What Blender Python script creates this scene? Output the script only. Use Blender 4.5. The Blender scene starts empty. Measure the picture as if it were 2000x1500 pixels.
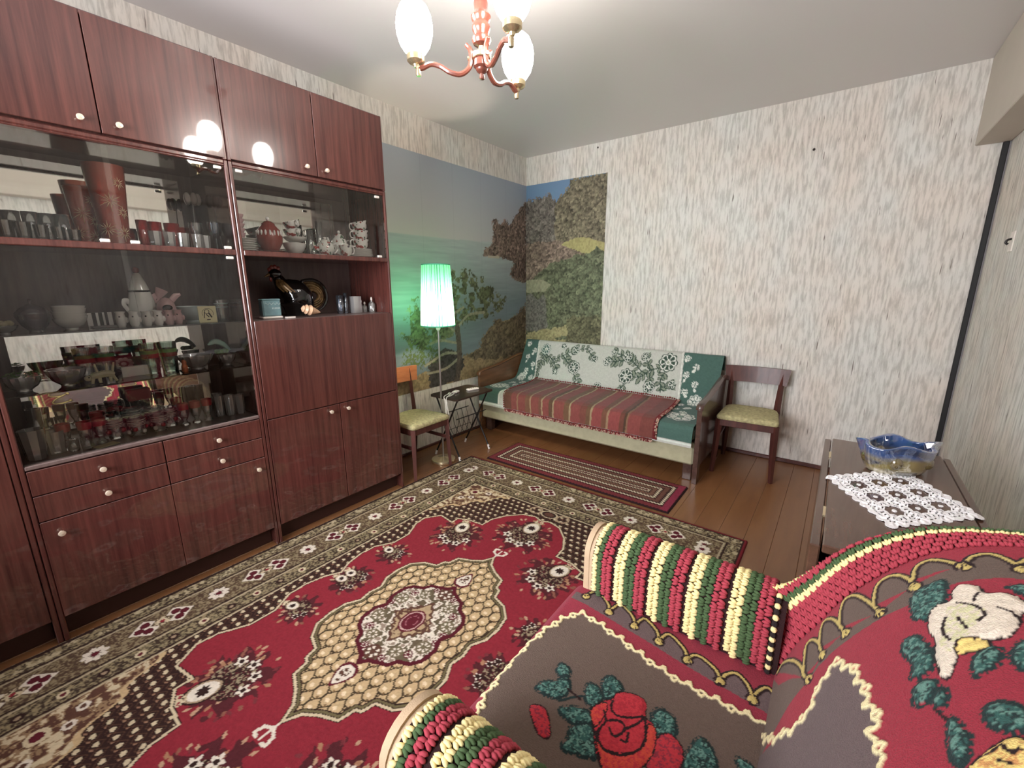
import bpy, bmesh, math, random
import numpy as np
from mathutils import Vector, Matrix, noise as mnoise
random.seed(7); rng = np.random.RandomState(7)
sc = bpy.context.scene
COL = sc.collection
PI = math.pi

# ---------------------------------------------------------------- camera, world, lights, exposure
DESAT = .12           # the photograph's slightly faded dyes
def lin(r, g, b):
    f = lambda c: (c/255/12.92) if c/255 <= .04045 else ((c/255+.055)/1.055)**2.4
    m = (.3*f(r)+.59*f(g)+.11*f(b))*DESAT
    return tuple(m+(1-DESAT)*f(c) for c in (r, g, b))
cam = bpy.data.cameras.new('camera'); camo = bpy.data.objects.new('camera', cam); COL.objects.link(camo)
cam.sensor_width = 36; cam.lens = 844.34*36/2000; cam.clip_start = .02; cam.clip_end = 100
YAW, PIT, ROL = .6483, .2256, -.0033
_f = Vector((-math.sin(YAW)*math.cos(PIT), math.cos(YAW)*math.cos(PIT), -math.sin(PIT)))
_r = Vector((math.cos(YAW), math.sin(YAW), 0)); _u = _r.cross(_f)
_r2 = _r*math.cos(ROL)+_u*math.sin(ROL); _u2 = -_r*math.sin(ROL)+_u*math.cos(ROL)
camo.matrix_world = Matrix(((_r2.x, _u2.x, -_f.x, 2.6139), (_r2.y, _u2.y, -_f.y, -3.6918), (_r2.z, _u2.z, -_f.z, 1.3172), (0, 0, 0, 1)))
sc.camera = camo
w = bpy.data.worlds.new('world'); sc.world = w; w.use_nodes = True
w.node_tree.nodes['Background'].inputs[0].default_value = (.85, .92, 1, 1)
w.node_tree.nodes['Background'].inputs[1].default_value = 1.2
sc.view_settings.view_transform = 'Standard'; sc.view_settings.look = 'None'
sc.view_settings.exposure = 0.60; sc.view_settings.gamma = 1; sc.view_settings.use_curve_mapping = False
sc.cycles.transparent_max_bounces = 40
sc.cycles.max_bounces = 10; sc.cycles.diffuse_bounces = 5; sc.cycles.glossy_bounces = 5
sc.cycles.caustics_reflective = False; sc.cycles.caustics_refractive = False

def area(name, loc, rot, sx, sy, power, color):
    l = bpy.data.lights.new(name, 'AREA'); l.shape = 'RECTANGLE'; l.size = sx; l.size_y = sy
    l.energy = power; l.color = color
    o = bpy.data.objects.new(name, l); COL.objects.link(o); o.location = loc; o.rotation_euler = rot
    return o
# overcast daylight coming in through the window behind the camera
area('window_daylight', (1.25, -5.12, 1.55), (PI/2, 0, 0), 1.9, 1.4, 140, (.96, .95, 1))
BULB = 30.0         # emission of the chandelier's glass globes
LAMP = 13.0          # bulb of the floor lamp (W)

# ---------------------------------------------------------------- materials
def newmat(name):
    m = bpy.data.materials.new(name); m.use_nodes = True
    n = m.node_tree.nodes; l = m.node_tree.links
    return m, n, l, n['Principled BSDF'], n['Material Output']
def plain(name, col, rough=.6, metal=0, coat=0, spec=.5, var=.0, scale=20, bump=0, bscale=80):
    m, n, l, b, o = newmat(name)
    b.inputs['Base Color'].default_value = (*col, 1); b.inputs['Roughness'].default_value = rough
    b.inputs['Metallic'].default_value = metal; b.inputs['Coat Weight'].default_value = coat
    b.inputs['Coat Roughness'].default_value = .05; b.inputs['Specular IOR Level'].default_value = spec
    if var or bump:
        tc = n.new('ShaderNodeTexCoord')
    if var:
        t = n.new('ShaderNodeTexNoise'); t.inputs['Scale'].default_value = scale; t.inputs['Detail'].default_value = 4
        l.new(tc.outputs['Object'], t.inputs['Vector'])
        r = n.new('ShaderNodeValToRGB'); r.color_ramp.elements[0].position = .3; r.color_ramp.elements[1].position = .7
        r.color_ramp.elements[0].color = (*[c*(1-var) for c in col], 1); r.color_ramp.elements[1].color = (*[min(1, c*(1+var)) for c in col], 1)
        l.new(t.outputs['Fac'], r.inputs[0]); l.new(r.outputs[0], b.inputs['Base Color'])
    if bump:
        t2 = n.new('ShaderNodeTexNoise'); t2.inputs['Scale'].default_value = bscale
        l.new(tc.outputs['Object'], t2.inputs['Vector'])
        bp = n.new('ShaderNodeBump'); bp.inputs['Strength'].default_value = bump; bp.inputs['Distance'].default_value = .01
        l.new(t2.outputs['Fac'], bp.inputs['Height']); l.new(bp.outputs[0], b.inputs['Normal'])
    return m
def wood(name, dark, light, rough=.25, coat=0, scale=(45, 45, 2.5), bump=.0):
    m, n, l, b, o = newmat(name)
    tc = n.new('ShaderNodeTexCoord'); mp = n.new('ShaderNodeMapping'); mp.inputs['Scale'].default_value = scale
    l.new(tc.outputs['Object'], mp.inputs['Vector'])
    t = n.new('ShaderNodeTexNoise'); t.inputs['Scale'].default_value = 1; t.inputs['Detail'].default_value = 6; t.inputs['Roughness'].default_value = .65
    l.new(mp.outputs[0], t.inputs['Vector'])
    r = n.new('ShaderNodeValToRGB'); r.color_ramp.elements[0].position = .32; r.color_ramp.elements[1].position = .68
    r.color_ramp.elements[0].color = (*dark, 1); r.color_ramp.elements[1].color = (*light, 1)
    l.new(t.outputs['Fac'], r.inputs[0]); l.new(r.outputs[0], b.inputs['Base Color'])
    b.inputs['Roughness'].default_value = rough; b.inputs['Coat Weight'].default_value = coat; b.inputs['Coat Roughness'].default_value = .04
    if bump:
        bp = n.new('ShaderNodeBump'); bp.inputs['Strength'].default_value = bump; bp.inputs['Distance'].default_value = .004
        l.new(t.outputs['Fac'], bp.inputs['Height']); l.new(bp.outputs[0], b.inputs['Normal'])
    return m
def vcol(name, rough=.9, sheen=0, bump=0, bscale=300, spec=.2):
    m, n, l, b, o = newmat(name)
    a = n.new('ShaderNodeAttribute'); a.attribute_name = 'Col'
    l.new(a.outputs['Color'], b.inputs['Base Color']); b.inputs['Roughness'].default_value = rough
    b.inputs['Sheen Weight'].default_value = sheen; b.inputs['Specular IOR Level'].default_value = spec
    if bump:
        tc = n.new('ShaderNodeTexCoord'); t2 = n.new('ShaderNodeTexNoise'); t2.inputs['Scale'].default_value = bscale
        l.new(tc.outputs['Object'], t2.inputs['Vector'])
        bp = n.new('ShaderNodeBump'); bp.inputs['Strength'].default_value = bump; bp.inputs['Distance'].default_value = .005
        l.new(t2.outputs['Fac'], bp.inputs['Height']); l.new(bp.outputs[0], b.inputs['Normal'])
    return m
def glass(name, tint=(.9, .9, .9), ior=1.45, add=.03, body=None, bodyf=.0, rough=.02):
    """thin clear glass: tinted see-through + Fresnel reflection (+ a little milky body)"""
    m, n, l, b, o = newmat(name); n.remove(b)
    tr = n.new('ShaderNodeBsdfTransparent'); tr.inputs[0].default_value = (*tint, 1)
    gl = n.new('ShaderNodeBsdfGlossy'); gl.inputs['Roughness'].default_value = rough; gl.inputs[0].default_value = (1, 1, 1, 1)
    fr = n.new('ShaderNodeFresnel'); fr.inputs[0].default_value = ior
    ad = n.new('ShaderNodeMath'); ad.inputs[1].default_value = add; ad.use_clamp = True
    l.new(fr.outputs[0], ad.inputs[0])
    base = tr
    if body:
        di = n.new('ShaderNodeBsdfPrincipled'); di.inputs['Base Color'].default_value = (*body, 1); di.inputs['Roughness'].default_value = .3
        mb = n.new('ShaderNodeMixShader'); mb.inputs[0].default_value = bodyf
        l.new(tr.outputs[0], mb.inputs[1]); l.new(di.outputs[0], mb.inputs[2]); base = mb
    mx = n.new('ShaderNodeMixShader')
    l.new(ad.outputs[0], mx.inputs[0]); l.new(base.outputs[0], mx.inputs[1]); l.new(gl.outputs[0], mx.inputs[2])
    l.new(mx.outputs[0], o.inputs[0])
    return m
def wallpaper(name):
    m, n, l, b, o = newmat(name)
    tc = n.new('ShaderNodeTexCoord')
    def ns(scale, det, rough=.6):
        mp = n.new('ShaderNodeMapping'); mp.inputs['Scale'].default_value = scale; l.new(tc.outputs['Object'], mp.inputs['Vector'])
        t = n.new('ShaderNodeTexNoise'); t.inputs['Scale'].default_value = 1; t.inputs['Detail'].default_value = det; t.inputs['Roughness'].default_value = rough
        l.new(mp.outputs[0], t.inputs['Vector']); return t
    t1 = ns((58, 58, 8), 4, .62); t2 = ns((75, 75, 6), 2.5, .5); t3 = ns((3, 3, 2), 2)
    r1 = n.new('ShaderNodeValToRGB'); e = r1.color_ramp.elements
    e[0].position = .38; e[0].color = (*lin(190, 185, 177), 1); e[1].position = .56; e[1].color = (*lin(222, 217, 209), 1)
    l.new(t1.outputs['Fac'], r1.inputs[0])
    r2 = n.new('ShaderNodeValToRGB'); e = r2.color_ramp.elements                       # the sparse dark dashes
    e[0].position = .28; e[0].color = (1, 1, 1, 1); e[1].position = .33; e[1].color = (0, 0, 0, 1)
    l.new(t2.outputs['Fac'], r2.inputs[0])
    mx = n.new('ShaderNodeMixRGB'); mx.inputs['Color2'].default_value = (*lin(132, 122, 114), 1)
    l.new(r2.outputs[0], mx.inputs[0]); l.new(r1.outputs[0], mx.inputs['Color1'])
    r3 = n.new('ShaderNodeValToRGB'); e = r3.color_ramp.elements                       # faint warm / cool clouds of the print
    e[0].position = .35; e[0].color = (.97, .9, .86, 1); e[1].position = .65; e[1].color = (.94, .97, .98, 1)
    l.new(t3.outputs['Fac'], r3.inputs[0])
    mu = n.new('ShaderNodeMixRGB'); mu.blend_type = 'MULTIPLY'; mu.inputs[0].default_value = .8
    l.new(mx.outputs[0], mu.inputs['Color1']); l.new(r3.outputs[0], mu.inputs['Color2'])
    l.new(mu.outputs[0], b.inputs['Base Color']); b.inputs['Roughness'].default_value = .75; b.inputs['Specular IOR Level'].default_value = .25
    bp = n.new('ShaderNodeBump'); bp.inputs['Strength'].default_value = .35; bp.inputs['Distance'].default_value = .004
    l.new(t1.outputs['Fac'], bp.inputs['Height']); l.new(bp.outputs[0], b.inputs['Normal'])
    return m
M = {}
M['paper'] = wallpaper('wallpaper')
M['beam'] = plain('beam_paint', lin(194, 182, 168), .7, var=.03, scale=6)
M['ceil'] = plain('ceiling_paint', lin(217, 212, 211), .32, spec=.35)
M['floor'] = wood('floor_paint', lin(124, 78, 40), lin(140, 92, 50), .28, 0, (14, 2, 14), .05)
M['subfloor'] = plain('subfloor', lin(60, 35, 20), .8)
M['cab'] = wood('cabinet_veneer', lin(70, 33, 29), lin(104, 55, 46), .26, .8, (55, 55, 2.2))
M['cabin'] = wood('cabinet_inside', lin(100, 80, 76), lin(120, 100, 95), .4, .1, (30, 30, 3))
M['kick'] = plain('cabinet_kick', lin(60, 28, 20), .6)
M['mirror'] = plain('mirror', (.86, .86, .83), .02, 1)
M['pane'] = glass('pane_glass', (.985, .99, .985), 1.42, 0)
M['shelfglass'] = glass('shelf_glass', (.93, .96, .94), 1.5, .02, lin(110, 140, 130), .06)
M['clear'] = glass('clear_glass', (.975, .98, .975), 1.6, .08, lin(225, 225, 220), .17)
M['crystal'] = glass('cut_crystal', (.965, .965, .96), 1.75, .10, lin(218, 216, 214), .42)
M['smoke'] = glass('smoky_glass', (.72, .69, .66), 1.6, .08)
M['redglass'] = glass('red_glass', (.95, .25, .22), 1.5, .06, lin(210, 50, 48), .4)
M['rubyglass'] = glass('ruby_glass', (.8, .1, .14), 1.5, .05, lin(205, 30, 48), .6)
M['orangeglass'] = glass('orange_glass', (1, .5, .38), 1.5, .05, lin(230, 112, 78), .55)
M['darkred'] = glass('dark_red_glass', (.95, .42, .3), 1.5, .06, lin(214, 96, 70), .5)
M['blueglass'] = glass('blue_glass', (.82, .88, .95), 1.6, .06, lin(180, 190, 205), .06)
M['greenglass'] = glass('green_glass', (.8, .88, .84), 1.55, .05, lin(130, 160, 145), .12)
M['lilacglass'] = glass('lilac_glass', (.78, .76, .78), 1.5, .05, lin(150, 140, 148), .3)
M['spark'] = plain('cut_facets', lin(250, 225, 180), .3)
M['white'] = plain('white_porcelain', lin(242, 238, 234), .15, coat=.4)
M['greyporc'] = plain('greyish_porcelain', lin(226, 224, 218), .18, coat=.4)
M['pinkporc'] = plain('pink_porcelain', lin(205, 165, 165), .2, coat=.4)
M['plastic'] = plain('white_plastic', lin(235, 225, 215), .4)
M['knob'] = plain('knob_enamel', lin(235, 215, 190), .18, .35)
M['brass'] = plain('pale_brass', lin(225, 205, 160), .25, .8)
M['steel'] = plain('steel', lin(190, 188, 184), .3, .9)
M['black'] = plain('black_glaze', lin(14, 12, 11), .08, coat=.6)
M['blackmetal'] = plain('black_metal', lin(28, 25, 23), .45, .3)
M['blackmatt'] = plain('black_strip', lin(22, 22, 23), .6)
M['greystrip'] = plain('grey_strip', lin(120, 116, 118), .6)
M['goldbrown'] = plain('gold_brown_glaze', lin(120, 92, 52), .25, .3, var=.5, scale=60)
M['shell'] = plain('shell', lin(225, 180, 140), .35, var=.15, scale=60)
M['teal'] = plain('teal_tin', lin(112, 150, 156), .4, var=.12, scale=40)
M['cream'] = plain('cream_card', lin(228, 218, 165), .7)
M['paperw'] = plain('white_card', lin(226, 222, 214), .7)
M['ink'] = plain('ink', lin(50, 42, 34), .8)
M['inkteal'] = plain('pale_print', lin(190, 210, 210), .6)
M['bone'] = plain('cream_bone', lin(205, 200, 160), .35)
M['celadon'] = plain('celadon', lin(150, 195, 180), .15, coat=.4)
M['paleblue'] = plain('pale_blue_porcelain', lin(196, 214, 214), .15, coat=.4)
M['leafgreen'] = plain('leaf_green', lin(95, 140, 60), .6, var=.3, scale=60)
M['orange'] = plain('orange_glaze', lin(205, 105, 50), .4, var=.4, scale=90)
M['redbox'] = plain('red_box', lin(160, 28, 42), .5)
M['redband'] = plain('red_brown_glaze', lin(140, 52, 40), .25, coat=.3)
M['redchair'] = wood('chair_wood', lin(66, 32, 27), lin(94, 48, 40), .42, .05, (30, 30, 4))
M['ply'] = wood('orange_ply', lin(168, 88, 40), lin(196, 112, 56), .35, .2, (5, 30, 50))
M['seatcloth'] = plain('seat_brocade', lin(172, 162, 112), .9, var=.28, scale=55, bump=.3)
M['sofawood'] = wood('sofa_wood', lin(96, 62, 34), lin(128, 84, 48), .3, .2, (30, 4, 30))
M['sofawood2'] = wood('sofa_arm_wood', lin(66, 46, 40), lin(92, 66, 56), .25, .3, (30, 4, 30))
M['sofacloth'] = plain('sofa_upholstery', lin(172, 166, 132), .85, var=.08, scale=30, bump=.2, bscale=300)
M['sofagreen'] = plain('sofa_cushion_side', lin(92, 108, 92), .9, var=.1, scale=30)
M['rackwood'] = plain('dark_tabletop', lin(48, 36, 28), .3, coat=.3)
M['tablewood'] = wood('table_veneer', lin(72, 46, 34), lin(104, 72, 54), .25, .4, (25, 3, 25))
M['tabledark'] = wood('table_dark', lin(32, 22, 18), lin(48, 34, 28), .4, .1, (25, 25, 4))
M['lace'] = plain('lace_cotton', lin(240, 238, 240), .9)
M['beige'] = plain('beige_upholstery', lin(192, 163, 128), .8, var=.05, scale=40, bump=.15, bscale=400)
M['y_cream'] = plain('yarn_cream', lin(242, 222, 150), .9, var=.05, scale=200)
M['y_green'] = plain('yarn_green', lin(66, 92, 50), .9, var=.12, scale=200)
M['y_red'] = plain('yarn_crimson', lin(172, 48, 66), .9, var=.08, scale=200)
M['y_black'] = plain('yarn_black', lin(36, 24, 24), .95)
M['y_base'] = plain('yarn_shadow_base', lin(52, 24, 26), .95)
M['chwood'] = wood('chandelier_wood', lin(112, 56, 42), lin(140, 76, 58), .25, .5, (30, 30, 8))
M['fringe'] = plain('fringe_pale', lin(190, 150, 130), .9, var=.3, scale=150)
M['fringered'] = plain('fringe_red', lin(120, 32, 34), .9, var=.3, scale=150)
M['cable'] = plain('white_cable', lin(225, 220, 205), .5)
M['colour_wool'] = vcol('woven_wool', .95, 0, .35, 700)
M['colour_print'] = vcol('photo_print', .45, 0, 0, spec=.3)
M['colour_blanket'] = vcol('jacquard_blanket', .95, .1, .35, 260)
M['colour_throw'] = vcol('tapestry', .95, .05, .5, 420)
M['colour_glaze'] = vcol('painted_glaze', .2, 0, 0, spec=.5)

def floral():
    m, n, l, b, o = newmat('floral_porcelain')
    tc = n.new('ShaderNodeTexCoord'); col = None
    base = (*lin(242, 239, 233), 1)
    prev = None
    for sd, c, th in ((0, lin(165, 50, 42), .60), (9.3, lin(70, 105, 75), .62), (21.7, lin(60, 40, 60), .68)):
        mp = n.new('ShaderNodeMapping'); mp.inputs['Location'].default_value = (sd, sd, sd); l.new(tc.outputs['Object'], mp.inputs['Vector'])
        t = n.new('ShaderNodeTexNoise'); t.inputs['Scale'].default_value = 38; t.inputs['Detail'].default_value = 1.5
        l.new(mp.outputs[0], t.inputs['Vector'])
        r = n.new('ShaderNodeValToRGB'); r.color_ramp.elements[0].position = th-.02; r.color_ramp.elements[1].position = th+.01
        l.new(t.outputs['Fac'], r.inputs[0])
        mx = n.new('ShaderNodeMixRGB'); mx.inputs['Color2'].default_value = (*c, 1); mx.inputs['Color1'].default_value = base
        if prev: l.new(prev.outputs[0], mx.inputs['Color1'])
        l.new(r.outputs[0], mx.inputs[0]); prev = mx
    l.new(prev.outputs[0], b.inputs['Base Color']); b.inputs['Roughness'].default_value = .15; b.inputs['Coat Weight'].default_value = .4
    return m
M['floral'] = floral()
def emit(name, col, strength):
    m, n, l, b, o = newmat(name)
    b.inputs['Base Color'].default_value = (*col, 1); b.inputs['Emission Color'].default_value = (*col, 1); b.inputs['Emission Strength'].default_value = strength
    b.inputs['Roughness'].default_value = .2
    return m
M['globe'] = emit('lit_globe', (1, .945, .865), BULB)
def shade_mat():
    m, n, l, b, o = newmat('lamp_shade_thread'); n.remove(b)
    tc = n.new('ShaderNodeTexCoord')
    d = n.new('ShaderNodeBsdfDiffuse'); t = n.new('ShaderNodeBsdfTranslucent'); mx = n.new('ShaderNodeMixShader'); mx.inputs[0].default_value = .72
    d.inputs[0].default_value = (*lin(70, 165, 128), 1); t.inputs[0].default_value = (*lin(112, 222, 172), 1)
    l.new(d.outputs[0], mx.inputs[1]); l.new(t.outputs[0], mx.inputs[2]); l.new(mx.outputs[0], o.inputs[0])
    return m
M['shade'] = shade_mat()
M['shade_pleat'] = shade_mat(); M['shade_pleat'].name = 'lamp_shade_pleat_thread'
for _n in M['shade_pleat'].node_tree.nodes:
    if _n.type in ('BSDF_DIFFUSE', 'BSDF_TRANSLUCENT'): _n.inputs[0].default_value = (*lin(48, 150, 108), 1)
M['shade_dark'] = plain('lamp_shade_pleat', lin(60, 170, 132), .9)

# ---------------------------------------------------------------- geometry helpers
class G:
    """collects polygons; built into ONE mesh object"""
    def __init__(s): s.v = []; s.f = []; s.c = None
    def add(s, vs, fs):
        o = len(s.v); s.v += [tuple(map(float, p)) for p in vs]; s.f += [tuple(i+o for i in f) for f in fs]; return s
    def box(s, x0, y0, z0, x1, y1, z1, bev=.003):
        b = min(bev, (x1-x0)*.45, (y1-y0)*.45, (z1-z0)*.45)
        if b <= 0:
            return s.add([(x0,y0,z0),(x1,y0,z0),(x1,y1,z0),(x0,y1,z0),(x0,y0,z1),(x1,y0,z1),(x1,y1,z1),(x0,y1,z1)],
                [(0,3,2,1),(4,5,6,7),(0,1,5,4),(1,2,6,5),(2,3,7,6),(3,0,4,7)])
        vs = []; idx = {}
        X = (x0, x1); Y = (y0, y1); Z = (z0, z1)
        for i in (0, 1):
            for j in (0, 1):
                for k in (0, 1):
                    sx, sy, sz = (1-2*i)*b, (1-2*j)*b, (1-2*k)*b
                    idx[i,j,k,0] = len(vs); vs.append((X[i], Y[j]+sy, Z[k]+sz))
                    idx[i,j,k,1] = len(vs); vs.append((X[i]+sx, Y[j], Z[k]+sz))
                    idx[i,j,k,2] = len(vs); vs.append((X[i]+sx, Y[j]+sy, Z[k]))
        fs = []
        q = ((0,0),(1,0),(1,1),(0,1))
        for i in (0, 1):
            fs.append([idx[i,a,c,0] for a, c in q]); fs.append([idx[a,i,c,1] for a, c in q]); fs.append([idx[a,c,i,2] for a, c in q])
        for a in (0, 1):
            for c in (0, 1):
                fs.append([idx[0,a,c,1], idx[1,a,c,1], idx[1,a,c,2], idx[0,a,c,2]])
                fs.append([idx[a,0,c,0], idx[a,1,c,0], idx[a,1,c,2], idx[a,0,c,2]])
                fs.append([idx[a,c,0,0], idx[a,c,1,0], idx[a,c,1,1], idx[a,c,0,1]])
        for i in (0, 1):
            for j in (0, 1):
                for k in (0, 1): fs.append([idx[i,j,k,0], idx[i,j,k,1], idx[i,j,k,2]])
        return s.add(vs, fs)
    def prism(s, pts, axis, a, b):
        """polygon (2-D) extruded along axis from a to b"""
        n = len(pts)
        def P(p, t):
            return (t, p[0], p[1]) if axis == 0 else (p[0], t, p[1]) if axis == 1 else (p[0], p[1], t)
        return s.add([P(p, a) for p in pts]+[P(p, b) for p in pts],
            [tuple(range(n)), tuple(range(2*n-1, n-1, -1))]+[(i, (i+1) % n, n+(i+1) % n, n+i) for i in range(n)])
    def lathe(s, prof, cx=0, cy=0, cz=0, seg=20, mod=None, cap=True):
        """prof: list of (r, z); mod(angle, k) scales the radius"""
        vs = []; fs = []; n = len(prof)
        for k, (r, z) in enumerate(prof):
            for i in range(seg):
                a = 2*PI*i/seg; q = r*(mod(i, k) if mod else 1)
                vs.append((cx+q*math.cos(a), cy+q*math.sin(a), cz+z))
        for k in range(n-1):
            for i in range(seg):
                j = (i+1) % seg; fs.append((k*seg+i, k*seg+j, (k+1)*seg+j, (k+1)*seg+i))
        if cap:
            if prof[0][0] > 1e-5: fs.append(tuple(range(seg-1, -1, -1)))
            if prof[-1][0] > 1e-5: fs.append(tuple((n-1)*seg+i for i in range(seg)))
        return s.add(vs, fs)
    def tube(s, pts, r, seg=8, cap=True, flat=None):
        """pts 3-D path, r radius or list; flat: (scale_a, scale_b) of the section"""
        pts = [Vector(p) for p in pts]; n = len(pts); rs = list(np.interp(np.linspace(0, 1, n), np.linspace(0, 1, len(r)), r)) if isinstance(r, (list, tuple)) else [r]*n
        up = None; vs = []
        for i, p in enumerate(pts):
            t = (pts[min(i+1, n-1)]-pts[max(i-1, 0)]).normalized()
            if up is None:
                up = Vector((0, 0, 1)) if abs(t.z) < .9 else Vector((1, 0, 0))
            a = t.cross(up); a.normalize(); b = a.cross(t); b.normalize(); up = b
            fa, fb = flat or (1, 1)
            for k in range(seg):
                th = 2*PI*k/seg; vs.append(p+a*(rs[i]*fa*math.cos(th))+b*(rs[i]*fb*math.sin(th)))
        fs = [(i*seg+k, i*seg+(k+1) % seg, (i+1)*seg+(k+1) % seg, (i+1)*seg+k) for i in range(n-1) for k in range(seg)]
        if cap: fs += [tuple(range(seg-1, -1, -1)), tuple((n-1)*seg+k for k in range(seg))]
        return s.add(vs, fs)
    def ball(s, c, r, seg=10, rings=6):
        rx, ry, rz = r if isinstance(r, (tuple, list)) else (r, r, r)
        vs = [(c[0], c[1], c[2]-rz)]; fs = []
        for j in range(1, rings):
            a = -PI/2+PI*j/rings
            for i in range(seg):
                b = 2*PI*i/seg; vs.append((c[0]+rx*math.cos(a)*math.cos(b), c[1]+ry*math.cos(a)*math.sin(b), c[2]+rz*math.sin(a)))
        vs.append((c[0], c[1], c[2]+rz)); top = len(vs)-1
        for i in range(seg):
            fs.append((0, 1+(i+1) % seg, 1+i)); fs.append((top, top-seg+i, top-seg+(i+1) % seg))
        for j in range(rings-2):
            for i in range(seg):
                a = 1+j*seg; fs.append((a+i, a+(i+1) % seg, a+seg+(i+1) % seg, a+seg+i))
        return s.add(vs, fs)
    def rot(s, ang, c=(0, 0)):
        ca, sa = math.cos(ang), math.sin(ang)
        s.v = [(c[0]+(x-c[0])*ca-(y-c[1])*sa, c[1]+(x-c[0])*sa+(y-c[1])*ca, z) for x, y, z in s.v]; return s
def smooth_path(pts, n=8):
    """Catmull-Rom through pts"""
    P = [np.array(p, float) for p in pts]; P = [2*P[0]-P[1]]+P+[2*P[-1]-P[-2]]; out = []
    for i in range(1, len(P)-2):
        for k in range(n):
            t = k/n; a, b, c, d = P[i-1], P[i], P[i+1], P[i+2]
            out.append(.5*((2*b)+(-a+c)*t+(2*a-5*b+4*c-d)*t*t+(-a+3*b-3*c+d)*t**3))
    out.append(P[-2]); return out
def wloc(o):
    v = Vector(o.location); p = o.parent
    while p: v += Vector(p.location); p = p.parent
    return v
def obj(name, g, mat, parent=None, smooth=False, normals=True, local=False):
    me = bpy.data.meshes.new(name)
    off = wloc(parent) if (parent and not local) else Vector((0, 0, 0))
    vs = np.array(g.v, float)-np.array(off) if len(g.v) else np.zeros((0, 3))
    me.from_pydata(vs.tolist(), [], g.f)
    if normals:
        bm = bmesh.new(); bm.from_mesh(me); bmesh.ops.recalc_face_normals(bm, faces=bm.faces); bm.to_mesh(me); bm.free()
    if smooth:
        me.polygons.foreach_set('use_smooth', [True]*len(me.polygons))
        if smooth != 'all':
            try: me.set_sharp_from_angle(angle=math.radians(40))
            except Exception: pass
    if g.c is not None:
        a = me.color_attributes.new('Col', 'FLOAT_COLOR', 'POINT')
        c = np.ones((len(g.v), 4), np.float32); c[:, :3] = g.c; a.data.foreach_set('color', c.ravel())
    me.materials.append(M[mat] if isinstance(mat, str) else mat)
    o = bpy.data.objects.new(name, me); COL.objects.link(o)
    if parent: o.parent = parent
    return o
def tag(o, label, cat, group=None):
    o['label'] = label; o['category'] = cat
    if group: o['group'] = group
    return o
def thing(name, loc, label, cat, group=None, rz=0):
    o = bpy.data.objects.new(name, None); COL.objects.link(o); o.location = loc; o.rotation_euler = (0, 0, rz); o.empty_display_size = .05
    return tag(o, label, cat, group)
def struct(name, g, mat, smooth=False):
    o = obj(name, g, mat, None, smooth); o['kind'] = 'structure'; return o
def stuff(o): o['kind'] = 'stuff'; return o
def dup(root, loc, label, rz=0, group=None):
    r = root.copy(); COL.objects.link(r); r.location = loc; r.rotation_euler = (0, 0, rz); r['label'] = label
    if group: r['group'] = group
    for ch in list(root.children):
        c = ch.copy(); COL.objects.link(c); c.parent = r
        for g2 in list(ch.children):
            d = g2.copy(); COL.objects.link(d); d.parent = c
    return r
def grid_obj(name, P, col, mat, parent=None, smooth='all', closed=False):
    """P: (n, m, 3) array of points, col (n, m, 3)"""
    n, m = P.shape[:2]; off = np.array(wloc(parent)) if parent else np.zeros(3)
    me = bpy.data.meshes.new(name)
    i = np.arange(n-1)[:, None]*m+np.arange(m-1)[None, :]
    q = np.stack([i, i+1, i+m+1, i+m], -1).reshape(-1, 4)
    me.vertices.add(n*m); me.vertices.foreach_set('co', (P.reshape(-1, 3)-off).astype(np.float32).ravel())
    me.loops.add(q.size); me.loops.foreach_set('vertex_index', q.ravel().astype(np.int32))
    me.polygons.add(len(q)); me.polygons.foreach_set('loop_start', (np.arange(len(q))*4).astype(np.int32))
    me.update(calc_edges=True); me.validate()
    me.polygons.foreach_set('use_smooth', np.ones(len(q), bool))
    a = me.color_attributes.new('Col', 'FLOAT_COLOR', 'POINT')
    c = np.ones((n*m, 4), np.float32); c[:, :3] = np.clip(col.reshape(-1, 3), 0, 1); a.data.foreach_set('color', c.ravel())
    me.materials.append(M[mat]); o = bpy.data.objects.new(name, me); COL.objects.link(o)
    if parent: o.parent = parent
    return o
# ---- numpy pattern tools
_T = np.random.RandomState(3).rand(256, 256)
def vnoise(x, y):
    xi = np.floor(x).astype(int); yi = np.floor(y).astype(int); fx = x-xi; fy = y-yi
    fx = fx*fx*(3-2*fx); fy = fy*fy*(3-2*fy)
    g = lambda a, b: _T[a & 255, b & 255]
    return (g(xi, yi)*(1-fx)+g(xi+1, yi)*fx)*(1-fy)+(g(xi, yi+1)*(1-fx)+g(xi+1, yi+1)*fx)*fy
def fbm(x, y, o=4):
    s = 0; a = .5; t = 0
    for k in range(o):
        s = s+a*vnoise(x*2**k+17.3*k, y*2**k+5.1*k); t += a; a *= .5
    return s/t
def inside(x, y, poly):
    poly = np.asarray(poly); r = np.zeros(x.shape, bool); n = len(poly)
    for i in range(n):
        x0, y0 = poly[i]; x1, y1 = poly[(i+1) % n]
        if y0 == y1: continue
        c = ((y0 > y) != (y1 > y)) & (x < (x1-x0)*(y-y0)/(y1-y0)+x0); r ^= c
    return r
def pdist(x, y, pts, closed=False):
    pts = np.asarray(pts); d = np.full(x.shape, 1e9); n = len(pts)
    for i in range(n if closed else n-1):
        a = pts[i]; b = pts[(i+1) % n]; ab = b-a; L = ab@ab+1e-12
        t = np.clip(((x-a[0])*ab[0]+(y-a[1])*ab[1])/L, 0, 1)
        d = np.minimum(d, (x-a[0]-t*ab[0])**2+(y-a[1]-t*ab[1])**2)
    return np.sqrt(d)
def paint(col, mask, c): col[mask] = c
def sm(pts, n=5): return np.array(smooth_path(pts, n))
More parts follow.
